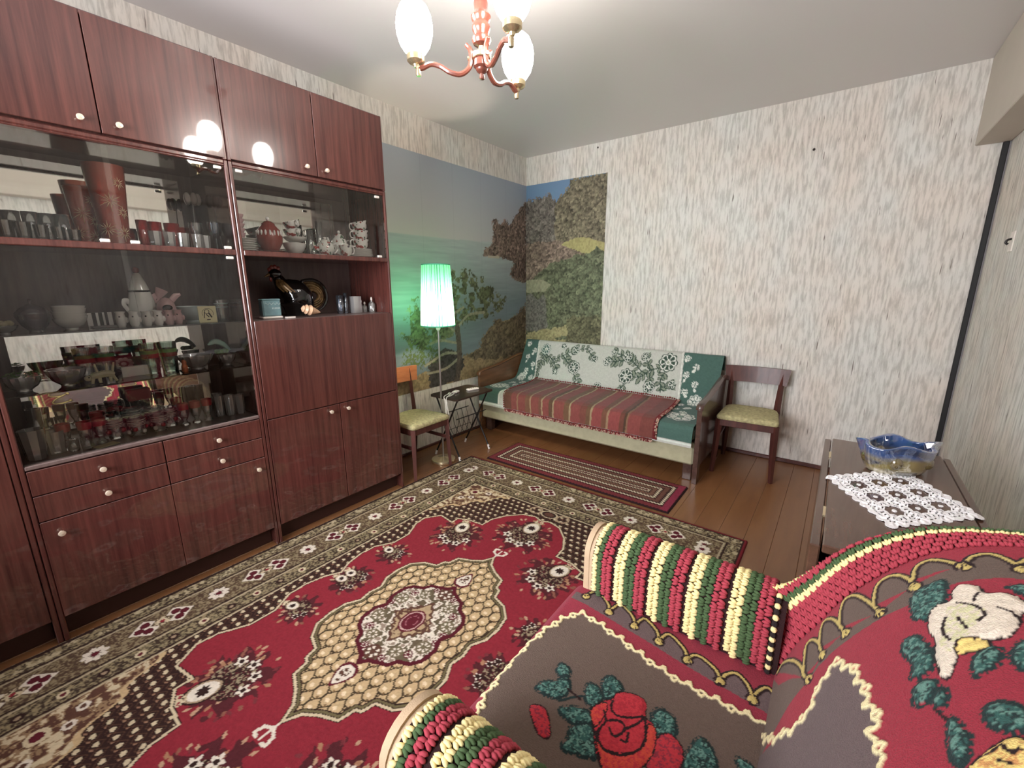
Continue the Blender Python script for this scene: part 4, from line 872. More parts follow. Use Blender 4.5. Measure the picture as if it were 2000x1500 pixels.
tumbler(.25, -2.142, Z5, .034, .034, .098, 'crystal', 'square-cut tumbler in the middle of the niche glasses', None, 4, .06)
def bottle(x, y, r, h, label, capmat='plastic', cr=.006):
    t = thing('perfume_bottle', (x, y, Z5), label, 'bottle', 'small bottles in the niche')
    obj('bottle_body', G().lathe([(r*.9, 0), (r, .004), (r, h*.55), (r*.5, h*.68), (cr*.7, h*.72), (cr*.7, h*.78), (.0005, h*.78)], seg=14), 'clear', t, True, local=True)
    obj('stopper', G().lathe([(cr*.8, h*.76), (cr, h*.8), (cr*.9, h*.95), (.0005, h)], seg=10), capmat, t, True, local=True)
bottle(.25, -2.104, .010, .078, 'thin little bottle right of the square-cut tumbler'); bottle(.25, -2.078, .015, .064, 'short bottle with a white cap, middle of the three'); bottle(.27, -2.040, .020, .092, 'round perfume bottle with a tall white stopper at the right end')
# ================================================================ CHANDELIER
def chandelier():
    cx, cy = 1.562, -2.462; S_ = 1.06
    t = thing('chandelier', (cx, cy, 2.433), 'turned red wood chandelier with three lit oval glass globes', 'chandelier')
    obj('ceiling_cup', G().lathe([(.004, 2.388), (.03, 2.395), (.048, 2.418), (.05, 2.433)], cx, cy, 0, 24), 'chwood', t, True)
    obj('stem', G().lathe([(.011, 2.17), (.011, 2.395)], cx, cy, 0, 14), 'chwood', t, True)
    obj('turned_column', G().lathe([(.011, 2.072), (.026, 2.078), (.031, 2.088), (.031, 2.094), (.024, 2.101), (.024, 2.108), (.029, 2.118), (.030, 2.126), (.027, 2.133), (.025, 2.138), (.031, 2.148), (.032, 2.156), (.026, 2.164), (.021, 2.172), (.023, 2.19), (.019, 2.21), (.011, 2.215)], cx, cy, 0, 24), 'chwood', t, True)
    obj('brass_collar', G().lathe([(.010, 2.052), (.010, 2.074)], cx, cy, 0, 14), 'brass', t, True)
    obj('hub', G().lathe([(.020, 2.008), (.027, 2.014), (.027, 2.030), (.025, 2.034), (.029, 2.037), (.029, 2.052), (.012, 2.055)], cx, cy, 0, 24), 'chwood', t, True)
    obj('hub_ring', G().lathe([(.0285, 2.036), (.0305, 2.038), (.0305, 2.051), (.0285, 2.053)], cx, cy, 0, 24), 'brass', t, True)
    obj('finial', G().lathe([(.0, 1.976), (.008, 1.978), (.009, 1.986), (.007, 1.994), (.014, 1.998), (.019, 2.004), (.020, 2.010)], cx, cy, 0, 18), 'chwood', t, True)
    for ang in (93, 219, 335):
        a = math.radians(ang); ca, sa = math.cos(a), math.sin(a)
        P = lambda r, z: (cx+ca*r, cy+sa*r, z)
        path = smooth_path([P(.050, 2.078), P(.036, 2.062), P(.034, 2.038), P(.042, 2.010), P(.070, 1.992), P(.105, 1.998), P(.135, 2.014), P(.165, 2.020), P(.192, 2.010), P(.212, 2.004)], 5)
        arm = obj('arm', G().tube(path, [.0065, .008, .0085, .0085, .0085, .008, .008, .008, .009, .008], 8), 'chwood', t, True)
        obj('arm_screw', G().lathe([(.0075, 1.985), (.009, 1.988), (.0085, 2.012)], cx+ca*.207, cy+sa*.207, 0, 12), 'brass', arm, True)
        obj('pivot_screw', G().tube([P(.026, 2.038), P(.046, 2.038)], .006, 8), 'brass', arm, True)
        gx, gy = cx+ca*.214, cy+sa*.214
        hol = obj('lamp_holder', G().lathe([(.007, 2.010), (.010, 2.018), (.022, 2.022), (.028, 2.028), (.0285, 2.045), (.026, 2.048)], gx, gy, 0, 20), 'brass', t, True)
        obj('glass_globe', G().lathe([(.026, 2.046), (.034, 2.054), (.048, 2.074), (.057, 2.104), (.0585, 2.130), (.054, 2.156), (.043, 2.180), (.027, 2.194), (.010, 2.199), (.0, 2.2)], gx, gy, 0, 24), 'globe', hol, True)
    t.scale = (S_,)*3; t.location = (2.6139+S_*(cx-2.6139), -3.6918+S_*(cy+3.6918), 2.5)
chandelier()

# ================================================================ FLOOR LAMP
def floor_lamp():
    x, y = .312, -1.528
    t = thing('floor_lamp', (x, y, 0), 'slim floor lamp with a glowing mint green pleated shade in front of the mural', 'lamp')
    obj('base', G().lathe([(.092, 0), (.094, .006), (.090, .018), (.03, .026), (.010, .034)], x, y, 0, 28), 'brass', t, True)
    obj('pole', G().lathe([(.0065, .03), (.0065, 1.01)], x, y, 0, 10), 'steel', t, True)
    obj('lamp_socket', G().lathe([(.010, 1.0), (.016, 1.01), (.016, 1.06), (.012, 1.065)], x, y, 0, 14), 'plastic', t, True)
    r0, r1, z0, z1, n = .121, .098, 1.035, 1.455, 88
    vs = []; fs = []
    for k, (r, z) in enumerate([(r0, z0), (r0*.75+r1*.25, z0*.75+z1*.25), ((r0+r1)/2, (z0+z1)/2), (r0*.25+r1*.75, z0*.25+z1*.75), (r1, z1)]):
        for i in range(n):
            a = 2*PI*i/n; q = r+.0014*(1 if i % 2 else -1)+random.uniform(-.0006, .0006); vs.append((x+q*math.cos(a), y+q*math.sin(a), z))
    for k in range(4):
        for i in range(n): fs.append((k*n+i, k*n+(i+1) % n, (k+1)*n+(i+1) % n, (k+1)*n+i))
    sh = obj('lamp_shade', G().add(vs, fs), 'shade', t)
    for rr, zz in ((r0, z0), (r1, z1)): obj('shade_rim', G().lathe([(rr-.002, zz-.004), (rr+.0025, zz-.004), (rr+.0025, zz+.004), (rr-.002, zz+.004)], x, y, 0, 40, cap=False), 'shade_dark', sh, True)
    g = G(); r_ = random.Random(4)
    for k in range(34):                                           # uneven pleats where the thread lies double
        a = 2*PI*(k+r_.random()*.8)/34; f0, f1 = 0.0, 1.0; w_ = r_.uniform(.0025, .006)
        pt = lambda f, da: (x+(r0+(r1-r0)*f+.0018)*math.cos(a+da), y+(r0+(r1-r0)*f+.0018)*math.sin(a+da), z0+(z1-z0)*f)
        da = w_/.11/2; g.add([pt(0, -da), pt(0, da), pt(1, da), pt(1, -da)], [(0, 1, 2, 3)])
    stuff(obj('pleat', g, 'shade_pleat', sh))
    b = obj('bulb', G().ball((x, y, 1.10), (.028, .028, .036), 14, 10), emit('lit_bulb', (1, .9, .72), 14.0), t, True)
    l = bpy.data.lights.new('floor_lamp_light', 'POINT'); l.energy = LAMP; l.color = (1, .86, .66); l.shadow_soft_size = .022
    o = bpy.data.objects.new('floor_lamp_light', l); COL.objects.link(o); o.parent = t; o.location = (0, 0, 1.155)
floor_lamp()

# ================================================================ CHAIRS
def chair(name, loc, rz, label, backmat, wb=.35, railw=.425, railz=(.60, .715)):
    """front faces -y; seat at .42"""
    t = thing(name, loc, label, 'chair', None, rz); L = dict(local=True)
    for s in (-1, 1):
        obj('leg', G().tube([(s*.170, -.175, .395), (s*.176, -.182, .2), (s*.184, -.190, .0)], [.021, .018, .013], 4, flat=(1.1, 1.1)), 'redchair', t, True, **L)
        pts = smooth_path([(s*.165, .205, 0), (s*.160, .180, .2), (s*.158, .178, .40), (s*.162, .200, .56), (s*.168, .232, railz[1]-.02)], 5)
        obj('leg', G().tube(pts, [.014, .018, .020, .017, .013], 4, flat=(1.1, 1.1)), 'redchair', t, True, **L)
        obj('stretcher', G().box(s*.170-.007, -.170, .235, s*.170+.007, .175, .262, .003), 'redchair', t, **L)
        obj('side_apron', G().box(s*.172-.010, -.165, .350, s*.172+.010, .170, .398, .003), 'redchair', t, **L)
    obj('stretcher', G().box(-.165, .170, .27, .165, .184, .296, .003), 'redchair', t, **L)
    obj('front_apron', G().box(-.170, -.190, .350, .170, -.168, .398, .003), 'redchair', t, **L)
    obj('back_apron', G().box(-.160, .165, .350, .160, .188, .398, .003), 'redchair', t, **L)
    # upholstered seat: rounded trapezoid
    def outline(k):
        pts = []
        for x, y, r in ((-.190, -.200, .03), (.190, -.200, .03), (.168, .165, .09), (-.168, .165, .09)):
            pts.append((x, y, r))
        out = []
        n = len(pts)
        for i, (x, y, r) in enumerate(pts):
            p0 = Vector(pts[i-1][:2]); p1 = Vector((x, y)); p2 = Vector(pts[(i+1) % n][:2])
            a = p1+(p0-p1).normalized()*r; b = p1+(p2-p1).normalized()*r
            for q in np.linspace(0, 1, 6): out.append(tuple(a*(1-q)**2+p1*2*q*(1-q)+b*q*q))
        return [(x*k, y*k) for x, y in out]
    g = G(); rings = [(.985, .398), (1, .405), (1, .418), (.96, .430), (.8, .438), (.45, .442), (.02, .443)]
    n = len(outline(1))
    for k, z in rings: g.v += [(x, y, z) for x, y in outline(k)]
    for r in range(len(rings)-1):
        for i in range(n): g.f.append((r*n+i, r*n+(i+1) % n, (r+1)*n+(i+1) % n, (r+1)*n+i))
    g.f.append(tuple(range(n-1, -1, -1))); g.f.append(tuple((len(rings)-1)*n+i for i in range(n)))
    obj('seat', g, 'seatcloth', t, True, **L)
    # curved, slightly flared top rail
    g = G(); m = 14; hw = railw/2; vs = []; fs = []
    for i in range(m+1):
        u = i/m*2-1; y = .248-.030*(1-u*u)*-1-.032; y = .214+.030*(1-u*u); 
        for (dx, z, dy) in ((1.0, railz[1], .004), (.93, railz[0], -.012)):
            vs += [(u*hw*dx, y+dy-.010, z), (u*hw*dx, y+dy+.010, z)]
    for i in range(m):
        a = i*4; b = a+4
        fs += [(a, b, b+1, a+1), (a+2, a+3, b+3, b+2), (a, a+2, b+2, b), (a+1, b+1, b+3, a+3)]
    fs += [(0, 1, 3, 2), (m*4, m*4+2, m*4+3, m*4+1)]
    obj('top_rail', G().add(vs, fs), backmat, t, 'x', **L)
    return t
chair('dining_chair', (2.178, -.305, 0), .06, 'dark red wooden chair with an olive brocade seat, right of the sofa', 'redchair')
lc = chair('dining_chair', (.252, -1.74, 0), PI/2+.02, 'wooden chair with an orange plywood top rail, tucked beside the bar cabinet', 'ply', railw=.47, railz=(.655, .772))
lc.scale = (.93, .93, .93)

# ================================================================ SMALL RACK TABLE
def rack_table():
    x0, x1, y0, y1, z = .165, .455, -1.514, -1.085, .50
    t = thing('rack_table', ((x0+x1)/2, (y0+y1)/2, 0), 'small dark tray table on thin crossed metal legs with a wire rack, by the sofa', 'table')
    obj('tabletop', G().prism([(x0+.02, y0), (x1-.02, y0), (x1, y0+.02), (x1, y1-.02), (x1-.02, y1), (x0+.02, y1), (x0, y1-.02), (x0, y0+.02)], 2, z-.014, z), 'rackwood', t)
    for y in (y0+.045, y1-.045):
        for xa, xb in ((x0+.03, x1-.02), (x1-.03, x0+.0)):
            l_ = obj('leg', G().tube([(xa, y, z-.014), ((xa+xb)/2, y, .24), (xb, y-.0, .012)], .0065, 7), 'blackmetal', t, True)
            obj('foot_cap', G().tube([(xb+(xa-xb)*.05, y, .036), (xb, y, .0)], .0085, 8), 'plastic', l_, True)
    for x, zz in ((x0+.05, .33), (x1-.05, .33)): obj('side_rail', G().tube([(x+(.0), y0+.045, zz), (x, y1-.045, zz)], .004, 6), 'blackmetal', t, True)
    g = G()
    for k in range(6):
        y = y0+.075+k*(y1-y0-.15)/5
        g.tube(smooth_path([(x0+.05, y, .33), (x0+.09, y, .20), (x0+.145, y, .155), (x1-.09, y, .20), (x1-.05, y, .33)], 4), .0022, 5)
    for xx, zz in ((x0+.09, .20), (x1-.09, .20), (x0+.145, .155)): g.tube([(xx, y0+.06, zz), (xx, y1-.06, zz)], .0022, 5)
    stuff(obj('wire_rack', g, 'blackmetal', t, True))
    r = thing('remote_control', (.335, -1.205, z), 'small white remote control lying on the dark tray table', 'remote')
    g = G().box(.315, -1.255, z, .355, -1.155, z+.014, .004).rot(-.25, (.335, -1.205)); obj('remote_body', g, 'plastic', r)
    for k in range(4): obj('button', G().box(.330, -1.24+.02*k, z+.014, .340, -1.23+.02*k, z+.0155, .001).rot(-.25, (.335, -1.205)), 'greystrip', r)
    c = thing('charging_cable', (.30, -1.41, z), 'white charger with its tangled cable, hanging over the corner of the tray table', 'cable')
    obj('charger_plug', G().box(.275, -1.385, z, .315, -1.325, z+.016, .005).rot(.3, (.295, -1.355)), 'plastic', c)
    rr = random.Random(11)
    for k in range(4):
        a = rr.uniform(-.02, .02)
        obj('cable', G().tube(smooth_path([(.30, -1.375, z+.009), (.33+a, -1.42, z+.006+.006*k), (.35+a, -1.47-.006*k, z+.012), (.37, -1.530, z+.006), (.375+a, -1.535-.004*k, z-.06), (.372+a*1.5, -1.532, z-.12-.012*k), (.36-a, -1.53+.01*k, z-.06), (.345, -1.53, z+.010), (.30, -1.45+.01*k, z+.008), (.27+a, -1.40, z+.008)], 5), .0025, 5), 'cable', c, True)
rack_table()

# ================================================================ SOFA
SB = lambda z: -.28+(z-.42)*.514      # front plane of the sofa back
def sofa():
    t = thing('sofa', (1.0, -.45, 0), 'wooden-armed sofa bed with pale green base in the far corner under the mural', 'sofa')
    for x0, x1, nm in ((.045, .072, 'sofawood'), (1.945, 1.975, 'sofawood2')):
        pts = [(-.80, 0), (-.745, 0), (-.735, .12), (-.25, .12), (-.235, 0), (-.18, 0), (-.15, .62), (-.20, .635), (-.30, .615), (-.55, .572), (-.74, .555), (-.80, .545), (-.815, .52)]
        arm = obj('arm_panel', G().prism(pts, 0, x0, x1), nm, t)
        tp = smooth_path([(-.17, .640), (-.30, .622), (-.55, .579), (-.74, .562), (-.812, .548), (-.822, .522)], 4)
        obj('arm_cap', G().tube([((x0+x1)/2, a, b) for a, b in tp], .020, 8, flat=(1.15, .5)), nm, arm, True)
    obj('seat_base', G().box(.075, -.80, .125, 1.942, -.12, .285, .012), 'sofacloth', t)
    obj('seat_cushion', G().box(.08, -.835, .28, 1.938, -.24, .405, .035), 'sofagreen', t, True)
    bk = [(SB(.36)+.012, .36), (SB(.72)+.012, .72), (SB(.77)+.035, .762), (-.03, .762), (-.035, .36)]
    obj('backrest', G().prism(bk, 0, .08, 1.90), 'sofagreen', t)
    obj('back_rail', G().box(.08, -.12, .10, 1.94, -.05, .36, .004), 'sofawood2', t)
    for x in (.12, 1.90): obj('foot', G().box(x-.03, -.76, 0, x+.03, -.70, .125, .004), 'sofawood2', t)
sofa()
def flower(x, y, cx, cy, r, petals, col, c_out, c_in, c_mid, rot=0):
    dx, dy = x-cx, y-cy; d = np.hypot(dx, dy); a = np.arctan2(dy, dx)+rot
    pc = np.abs(np.cos(a*petals/2)); pe = r*(.82+.18*pc)
    m = d < pe; col[m] = c_out
    m = d < pe*.88; col[m] = c_in
    m = (d < r*.74) & (d > r*.34) & (pc > .38); col[m] = c_out
    m = d < r*.32; col[m] = c_out
    m = d < r*.26; col[m] = c_in
    m = d < r*.15; col[m] = c_mid
def leaf(x, y, cx, cy, L, W, ang, col, c1, c2=None):
    dx, dy = x-cx, y-cy; u = dx*math.cos(ang)+dy*math.sin(ang); v = -dx*math.sin(ang)+dy*math.cos(ang)
    k = np.clip(u/L, 0, 1); hw = W*np.sin(PI*k)**.8
    m = (u > 0) & (u < L) & (np.abs(v) < hw); col[m] = c1
    if c2 is not None:
        m = (u > L*.12) & (u < L*.9) & (np.abs(v) < hw*.5); col[m] = c2
def sofa_blanket():
    xs = np.linspace(.085, 1.935, 330)
    path = [(-.045, .66), (-.04, .752), (-.055, .772), (-.085, .780), (SB(.765)-.002, .768)]
    path += [(SB(z), z) for z in np.linspace(.74, .46, 22)]
    path += [(SB(.425)-.012, .428), (SB(.41)-.03, .416)]
    path += [(y, .411) for y in np.linspace(-.36, -.79, 24)]
    path += [(-.825, .402), (-.842, .38), (-.848, .34), (-.850, .30), (-.850, .265)]
    path = np.array(path); seg = np.r_[0, np.cumsum(np.hypot(*np.diff(path, axis=0).T))]
    ws = np.linspace(0, seg[-1], 210); py = np.interp(ws, seg, path[:, 0]); pz = np.interp(ws, seg, path[:, 1])
    x, w = np.meshgrid(xs, ws, indexing='ij'); Y = np.broadcast_to(py, x.shape).copy(); Z = np.broadcast_to(pz, x.shape).copy()
    wb = seg[4]+0; wz = lambda z: np.interp(-z, -pz[(ws >= seg[4]) & (ws <= seg[27])], ws[(ws >= seg[4]) & (ws <= seg[27])])
    Y += -.004*fbm(x*7, w*9, 3)+.002; Z += .004*(fbm(x*6+5, w*8, 3)-.5)
    grey = np.array(lin(186, 186, 176)); green = np.array(lin(70, 100, 91)); dkg = np.array(lin(58, 78, 66)); wht = np.array(lin(216, 216, 206))
    col = np.ones(x.shape+(3,))*grey
    # v: 2-D pattern coordinate that equals z on the back
    v = np.where(w < seg[27], np.interp(w, seg[4:28], path[4:28, 1]), .43-(w-seg[27]))
    v = np.where(w < seg[4], .768+(seg[4]-w), v)
    rr = random.Random(5)
    stems = [[(.343, .70), (.33, .62), (.31, .52), (.30, .45)], [(.343, .66), (.45, .61), (.507, .54)], [(.45, .61), (.55, .66), (.667, .72), (.80, .74)], [(.55, .66), (.62, .60), (.693, .57)], [(.80, .72), (.87, .66)], [(.693, .53), (.757, .45)],
             [(1.528, .64), (1.50, .56), (1.52, .46)], [(1.528, .66), (1.40, .62), (1.33, .56), (1.202, .55)], [(1.40, .62), (1.332, .72)], [(1.33, .60), (1.25, .66), (1.183, .70), (1.05, .73)], [(1.183, .68), (1.09, .66), (1.0, .65)], [(1.40, .60), (1.42, .50)], [(1.52, .50), (1.596, .53)], [(1.202, .50), (1.184, .44)]]
    for s_ in stems:
        q = sm(s_, 5); d = pdist(x, v, q); col[d < .0045] = dkg
        for k in range(2, len(q)-1, 2):
            a = math.atan2(q[k+1][1]-q[k][1], q[k+1][0]-q[k][0])
            for sd in (1, -1):
                L_ = rr.uniform(.04, .07); leaf(x, v, q[k][0], q[k][1], L_, L_*.30, a+sd*rr.uniform(.6, 1.1), col, dkg, np.array(lin(130, 138, 120)))
    for i, (cx, cz, r) in enumerate(SOFA_FL):
        flower(x, v, cx, cz, r*1.25, 8 if r > .035 else 6, col, dkg if i != 0 else green, wht, np.array(lin(150, 156, 138)))
    # seat part of the pattern
    for cx, cv, r in ((.5, .30, .05), (.9, .25, .06), (1.3, .28, .05), (1.5, .2, .05)): flower(x, v, cx, cv, r, 8, col, dkg, wht, dkg)
    edge_r = np.interp(v, [.2, .41, .774], [1.665, 1.682, 1.640]); edge_l = np.interp(v, [.2, .42, .76], [.30, .292, .232])
    gb = (x > edge_r) | (x < edge_l); col[gb] = green
    lt = (np.abs(x-edge_r+.012) < .004) | (np.abs(x-edge_l-.012) < .004); col[lt] = wht
    gmask = np.zeros(x.shape, bool)
    for base in (0, 1):
        for k, vv in enumerate(np.arange(.74, .05, -.062)):
            cx = (np.interp(vv, [.41, .774], [1.682, 1.640])+.065 if base else np.interp(vv, [.42, .76], [.292, .232])-.065)+.035*(1 if k % 2 else -1)
            c2 = col.copy(); flower(x, v, cx, vv, .026, 5, c2, wht, green, wht, k*.7); col = c2
            leaf(x, v, cx, vv-.03, .03, .010, 2.3+k, col, wht)
    flower(x, v, 1.795, .43, .055, 8, col, wht, green, wht); flower(x, v, .16, .42, .05, 8, col, wht, green, wht)
    flower(x, v, 1.80, .06, .10, 8, col, wht, green, np.array(lin(120, 150, 130))); flower(x, v, .17, .06, .09, 8, col, wht, green, wht)
    hem = w > ws[-1]-.030; col[hem] = grey; m = (np.abs(w-(ws[-1]-.022)) < .007); col[m] = np.array(lin(206, 214, 204))
    col *= (.88+.24*fbm(x*120, w*120, 2))[..., None]
    o = grid_obj('sofa_blanket', np.stack([x, Y, Z], -1), col, 'colour_blanket')
    tag(o, 'grey and dark green floral jacquard blanket covering the back and seat of the sofa', 'blanket')
sofa_blanket()
def sofa_throw():
    t = thing('striped_throw', (1.0, -.6, .41), 'crimson and brown striped throw with a crocheted fringe lying on the sofa seat', 'throw')
    us = np.linspace(0, 1, 300)
    path = [(-.315, .432), (-.36, .424)]+[(y, .420) for y in np.linspace(-.42, -.78, 14)]+[(-.828, .410), (-.850, .388), (-.857, .35), (-.858, .31), (-.859, .275)]
    path = np.array(path); seg = np.r_[0, np.cumsum(np.hypot(*np.diff(path, axis=0).T))]; ws = np.linspace(0, seg[-1], 80)
    py = np.interp(ws, seg, path[:, 0]); pz = np.interp(ws, seg, path[:, 1])
    u, w = np.meshgrid(us, ws, indexing='ij'); f = w/ws[-1]
    x = (.345+.045*f)+(1.325-.03*f)*u+.012*np.sin(w*9+u*5)*.5
    Y = np.broadcast_to(py, u.shape)-.003; Z = np.broadcast_to(pz, u.shape)+.006*(fbm(u*14, w*12, 3)-.3)+.004
    stops = [(0, (112, 50, 38)), (.06, (138, 40, 44)), (.105, (150, 92, 66)), (.115, (140, 40, 44)), (.17, (128, 66, 44)), (.205, (166, 112, 82)), (.215, (146, 44, 46)), (.27, (130, 62, 46)), (.29, (176, 124, 94)), (.30, (150, 42, 48)), (.345, (110, 62, 44)), (.37, (172, 122, 92)), (.38, (152, 44, 48)), (.45, (128, 72, 46)), (.485, (178, 128, 96)), (.497, (154, 42, 50)), (.56, (138, 50, 46)), (.60, (124, 70, 46)), (.625, (176, 126, 92)), (.637, (160, 36, 50)), (.70, (132, 62, 44)), (.73, (170, 112, 84)), (.742, (162, 36, 50)), (.81, (128, 50, 42)), (.835, (92, 52, 40)), (.848, (150, 84, 62)), (.86, (154, 40, 48)), (.93, (136, 42, 44)), (1.01, (120, 36, 40))]
    idx = np.searchsorted([s for s, _ in stops], u+.004*fbm(u*30, w*30, 2), side='right')-1
    pal = np.array([lin(*c) for _, c in stops]); col = pal[np.clip(idx, 0, len(stops)-1)]; col = (col*.72+.28*col.mean(-1, keepdims=True))*np.array([.84, 1.0, .80])
    col = col*(.85+.3*fbm(u*160, w*60, 2))[..., None]
    grid_obj('woven_cloth', np.stack([x, Y, Z], -1), col, 'colour_blanket', t)
    # crocheted edging on the front edge, the right side and the rear edge
    n, m = u.shape; P = np.stack([x, Y, Z], -1)
    rows = {'fringe': G(), 'fringered': G()}
    r_ = random.Random(2)
    def puff(p, r, k): rows[k].ball(tuple(p), (r*r_.uniform(.7, 1.3), r*r_.uniform(.7, 1.2), r*r_.uniform(.7, 1.2)), 5, 3)
    for i in range(0, n, 2):
        for q in range(3): puff(P[i, -1]+np.array([r_.uniform(-.004, .004), -.003, -.006-.009*q]), .0058, 'fringered' if (q == 0 or r_.random() < .45) else 'fringe')
        if i % 4 == 0: puff(P[i, 0]+np.array([0, .006, .006+.004*r_.random()]), .008, 'fringered')
    for j in range(0, m, 1):
        for q in range(3): puff(P[-1, j]+np.array([.006+.010*q, 0, .004-.001*q]), .0058, 'fringered' if (q == 0 or r_.random() < .5) else 'fringe')
        if j % 2 == 0: puff(P[0, j]+np.array([-.006, 0, .003]), .007, 'fringered')
    for k in rows: stuff(obj('crochet_edging', rows[k], k, t, True))
sofa_throw()

# ================================================================ RUGS
def carpet():
    cx, cy, hx, hy = 1.405, -2.762, .972, 1.42
    nx, ny = 500, 730
    X, Y = np.meshgrid(np.linspace(-hx, hx, nx), np.linspace(-hy, hy, ny), indexing='ij')
    x, y = np.abs(X), np.abs(Y)
    olive = np.array(lin(112, 98, 72)); dark = np.array(lin(50, 28, 24)); cream = np.array(lin(206, 186, 150)); red = np.array(lin(140, 28, 44)); tan = np.array(lin(196, 164, 118)); maroon = np.array(lin(96, 22, 36)); wht = np.array(lin(222, 208, 190)); brown = np.array(lin(92, 58, 44)); pale = np.array(lin(164, 138, 108))
    n1 = fbm(X*60, Y*60, 3); n2 = fbm(X*150+5, Y*150, 2); n3 = fbm(X*26+3, Y*26, 2)
    col = np.ones(X.shape+(3,))*olive
    d = np.minimum(hx-x, hy-y)
    # speckled olive border bands
    col[(n2 > .56)] = np.array(lin(150, 132, 96)); col[(n2 < .42)] = np.array(lin(66, 50, 38))
    col[(n1 > .60) & (d < .07)] = np.array(lin(184, 166, 130))
    gb = (d > .10) & (d < .245); col[gb] = (np.array(lin(108, 88, 62)))*np.ones_like(col[gb]); m = gb & (n2 < .45); col[m] = np.array(lin(84, 62, 46)); m = gb & (n2 > .58); col[m] = np.array(lin(142, 124, 92))
    for dd, wd, c in ((.012, .012, dark), (.085, .006, dark), (.094, .005, cream*.7), (.25, .006, dark), (.262, .004, cream*.75), (.345, .005, dark), (.355, .004, cream*.8)): col[np.abs(d-dd) < wd/2+.0015] = c
    # rosettes along the border (all four sides)
    def along(px, py, horizontal):
        s = py if not horizontal else px; return s
    for side in (0, 1):
        s, q, L = (Y, hx-x, hy) if side == 0 else (X, hy-y, hx)
        for k in range(-8, 9):
            c0 = k*.20
            if abs(c0) > L-.12: continue
            own = (s > -1e9) & ((hx-x <= hy-y) if side == 0 else (hy-y < hx-x))
            if k % 2 == 0:
                ds, dq = s-c0, q-.172; a = np.arctan2(dq, ds); rr = np.hypot(ds, dq); pe = .040*(.72+.28*np.abs(np.cos(4*a)))
                m = own & (rr < pe); col[m] = wht; m = own & (rr < pe*.55) & (np.abs(np.cos(4*a)) < .5); col[m] = brown; m = own & (rr < .012); col[m] = maroon
            else:
                for sg in (-1, 1):
                    for (o1, o2, R) in ((sg*.050, .022, .023), (sg*.050, -.022, .023), (sg*.074, 0, .022)):
                        rr = np.abs(s-c0-o1)*.9+np.abs(q-.172-o2)
                        m = own & (rr < R*1.35); col[m] = wht
                    for (o1, o2, R) in ((sg*.050, .022, .023), (sg*.050, -.022, .023), (sg*.074, 0, .022)):
                        rr = np.hypot(s-c0-o1, q-.172-o2)
                        m = own & (rr < R*.72); col[m] = maroon*.85
                rr = np.hypot(s-c0, q-.172); m = own & (rr < .026) & (n2 > .45); col[m] = cream; m = own & (rr < .008); col[m] = red
        for k in range(-15, 16):                                     # little flowers of the inner guard
            c0 = k*.10
            if abs(c0) > L-.3: continue
            own = (hx-x <= hy-y) if side == 0 else (hy-y < hx-x)
            rr = np.hypot(s-c0, q-.305); m = own & (rr < .017); col[m] = cream if k % 2 else dark; m = own & (rr < .008); col[m] = maroon if k % 2 else pale
    # field: dark brown with staggered cream leaf dots
    fld = d > .362; col[fld] = dark
    P = .0385
    gx, gy = X/P, Y/P*.95; ro = np.floor(gy); fx = (gx+.5*(ro % 2)) % 1-.5; fy = gy % 1-.5
    m = fld & (np.hypot(fx*1.0+fy*.35, fy*1.25-fx*.2) < .25); col[m] = cream
    m = fld & (np.hypot((fx-.30), (fy+.30)*1.4) < .15); col[m] = np.array(lin(150, 110, 84))
    m = fld & (np.abs(np.abs(fx)+np.abs(fy)-.5) < .05); col[m] = np.array(lin(86, 56, 40))
    # floral corner pieces
    cxr, cyr = hx-.362-x, hy-.362-y; cs = cxr+cyr*.72
    cor = fld & (cs < .30+.016*np.sin(cxr*70)) & (cxr >= 0) & (cyr >= 0); col[cor] = np.array(lin(150, 118, 84))
    m = cor & (n1 < .46); col[m] = brown; m = cor & (n1 > .60); col[m] = cream; m = cor & (cs > .285+.016*np.sin(cxr*70)); col[m] = tan
    rr = np.hypot(cxr-.075, cyr-.085); m = cor & (rr < .030); col[m] = cream; m = cor & (rr < .017); col[m] = maroon
    for (ax, ay) in ((.16, .05), (.05, .19), (.10, .15)):
        rr = np.hypot(cxr-ax, cyr-ay); m = cor & (rr < .018); col[m] = wht; m = cor & (rr < .009); col[m] = brown
    # side palmettes in the dark field
    for (ax, ay) in ((.0, 1.02),):
        rr = np.hypot((x-ax)*1.0, (y-ay)*1.5); m = fld & (rr < .055); col[m] = cream*.9; m = fld & (rr < .045); col[m] = dark; m = fld & (rr < .030); col[m] = brown
        m = fld & (np.abs(np.hypot(x-ax-.09, y-ay)-.035) < .006); col[m] = pale
    # red lobed medallion
    Q = [(.50, .0), (.535, .06), (.553, .14), (.548, .22), (.500, .298), (.500, .40), (.548, .49), (.556, .56), (.50, .64), (.395, .622), (.398, .672), (.33, .700), (.243, .706), (.236, .78), (.195, .86), (.12, .935), (.05, .955), (.0, .935)]
    full = [(a, b) for a, b in Q]+[(-a, b) for a, b in Q[-2::-1]]; full = full+[(a, -b) for a, b in full[-2:0:-1]]
    full = np.array(full); ins = inside(X, Y, full); dd = pdist(x, y, np.array(Q))
    col[ins] = red; m = dd < .0075; col[m] = dark; m = dd < .0045; col[m] = cream
    redn = ins & (dd > .008)
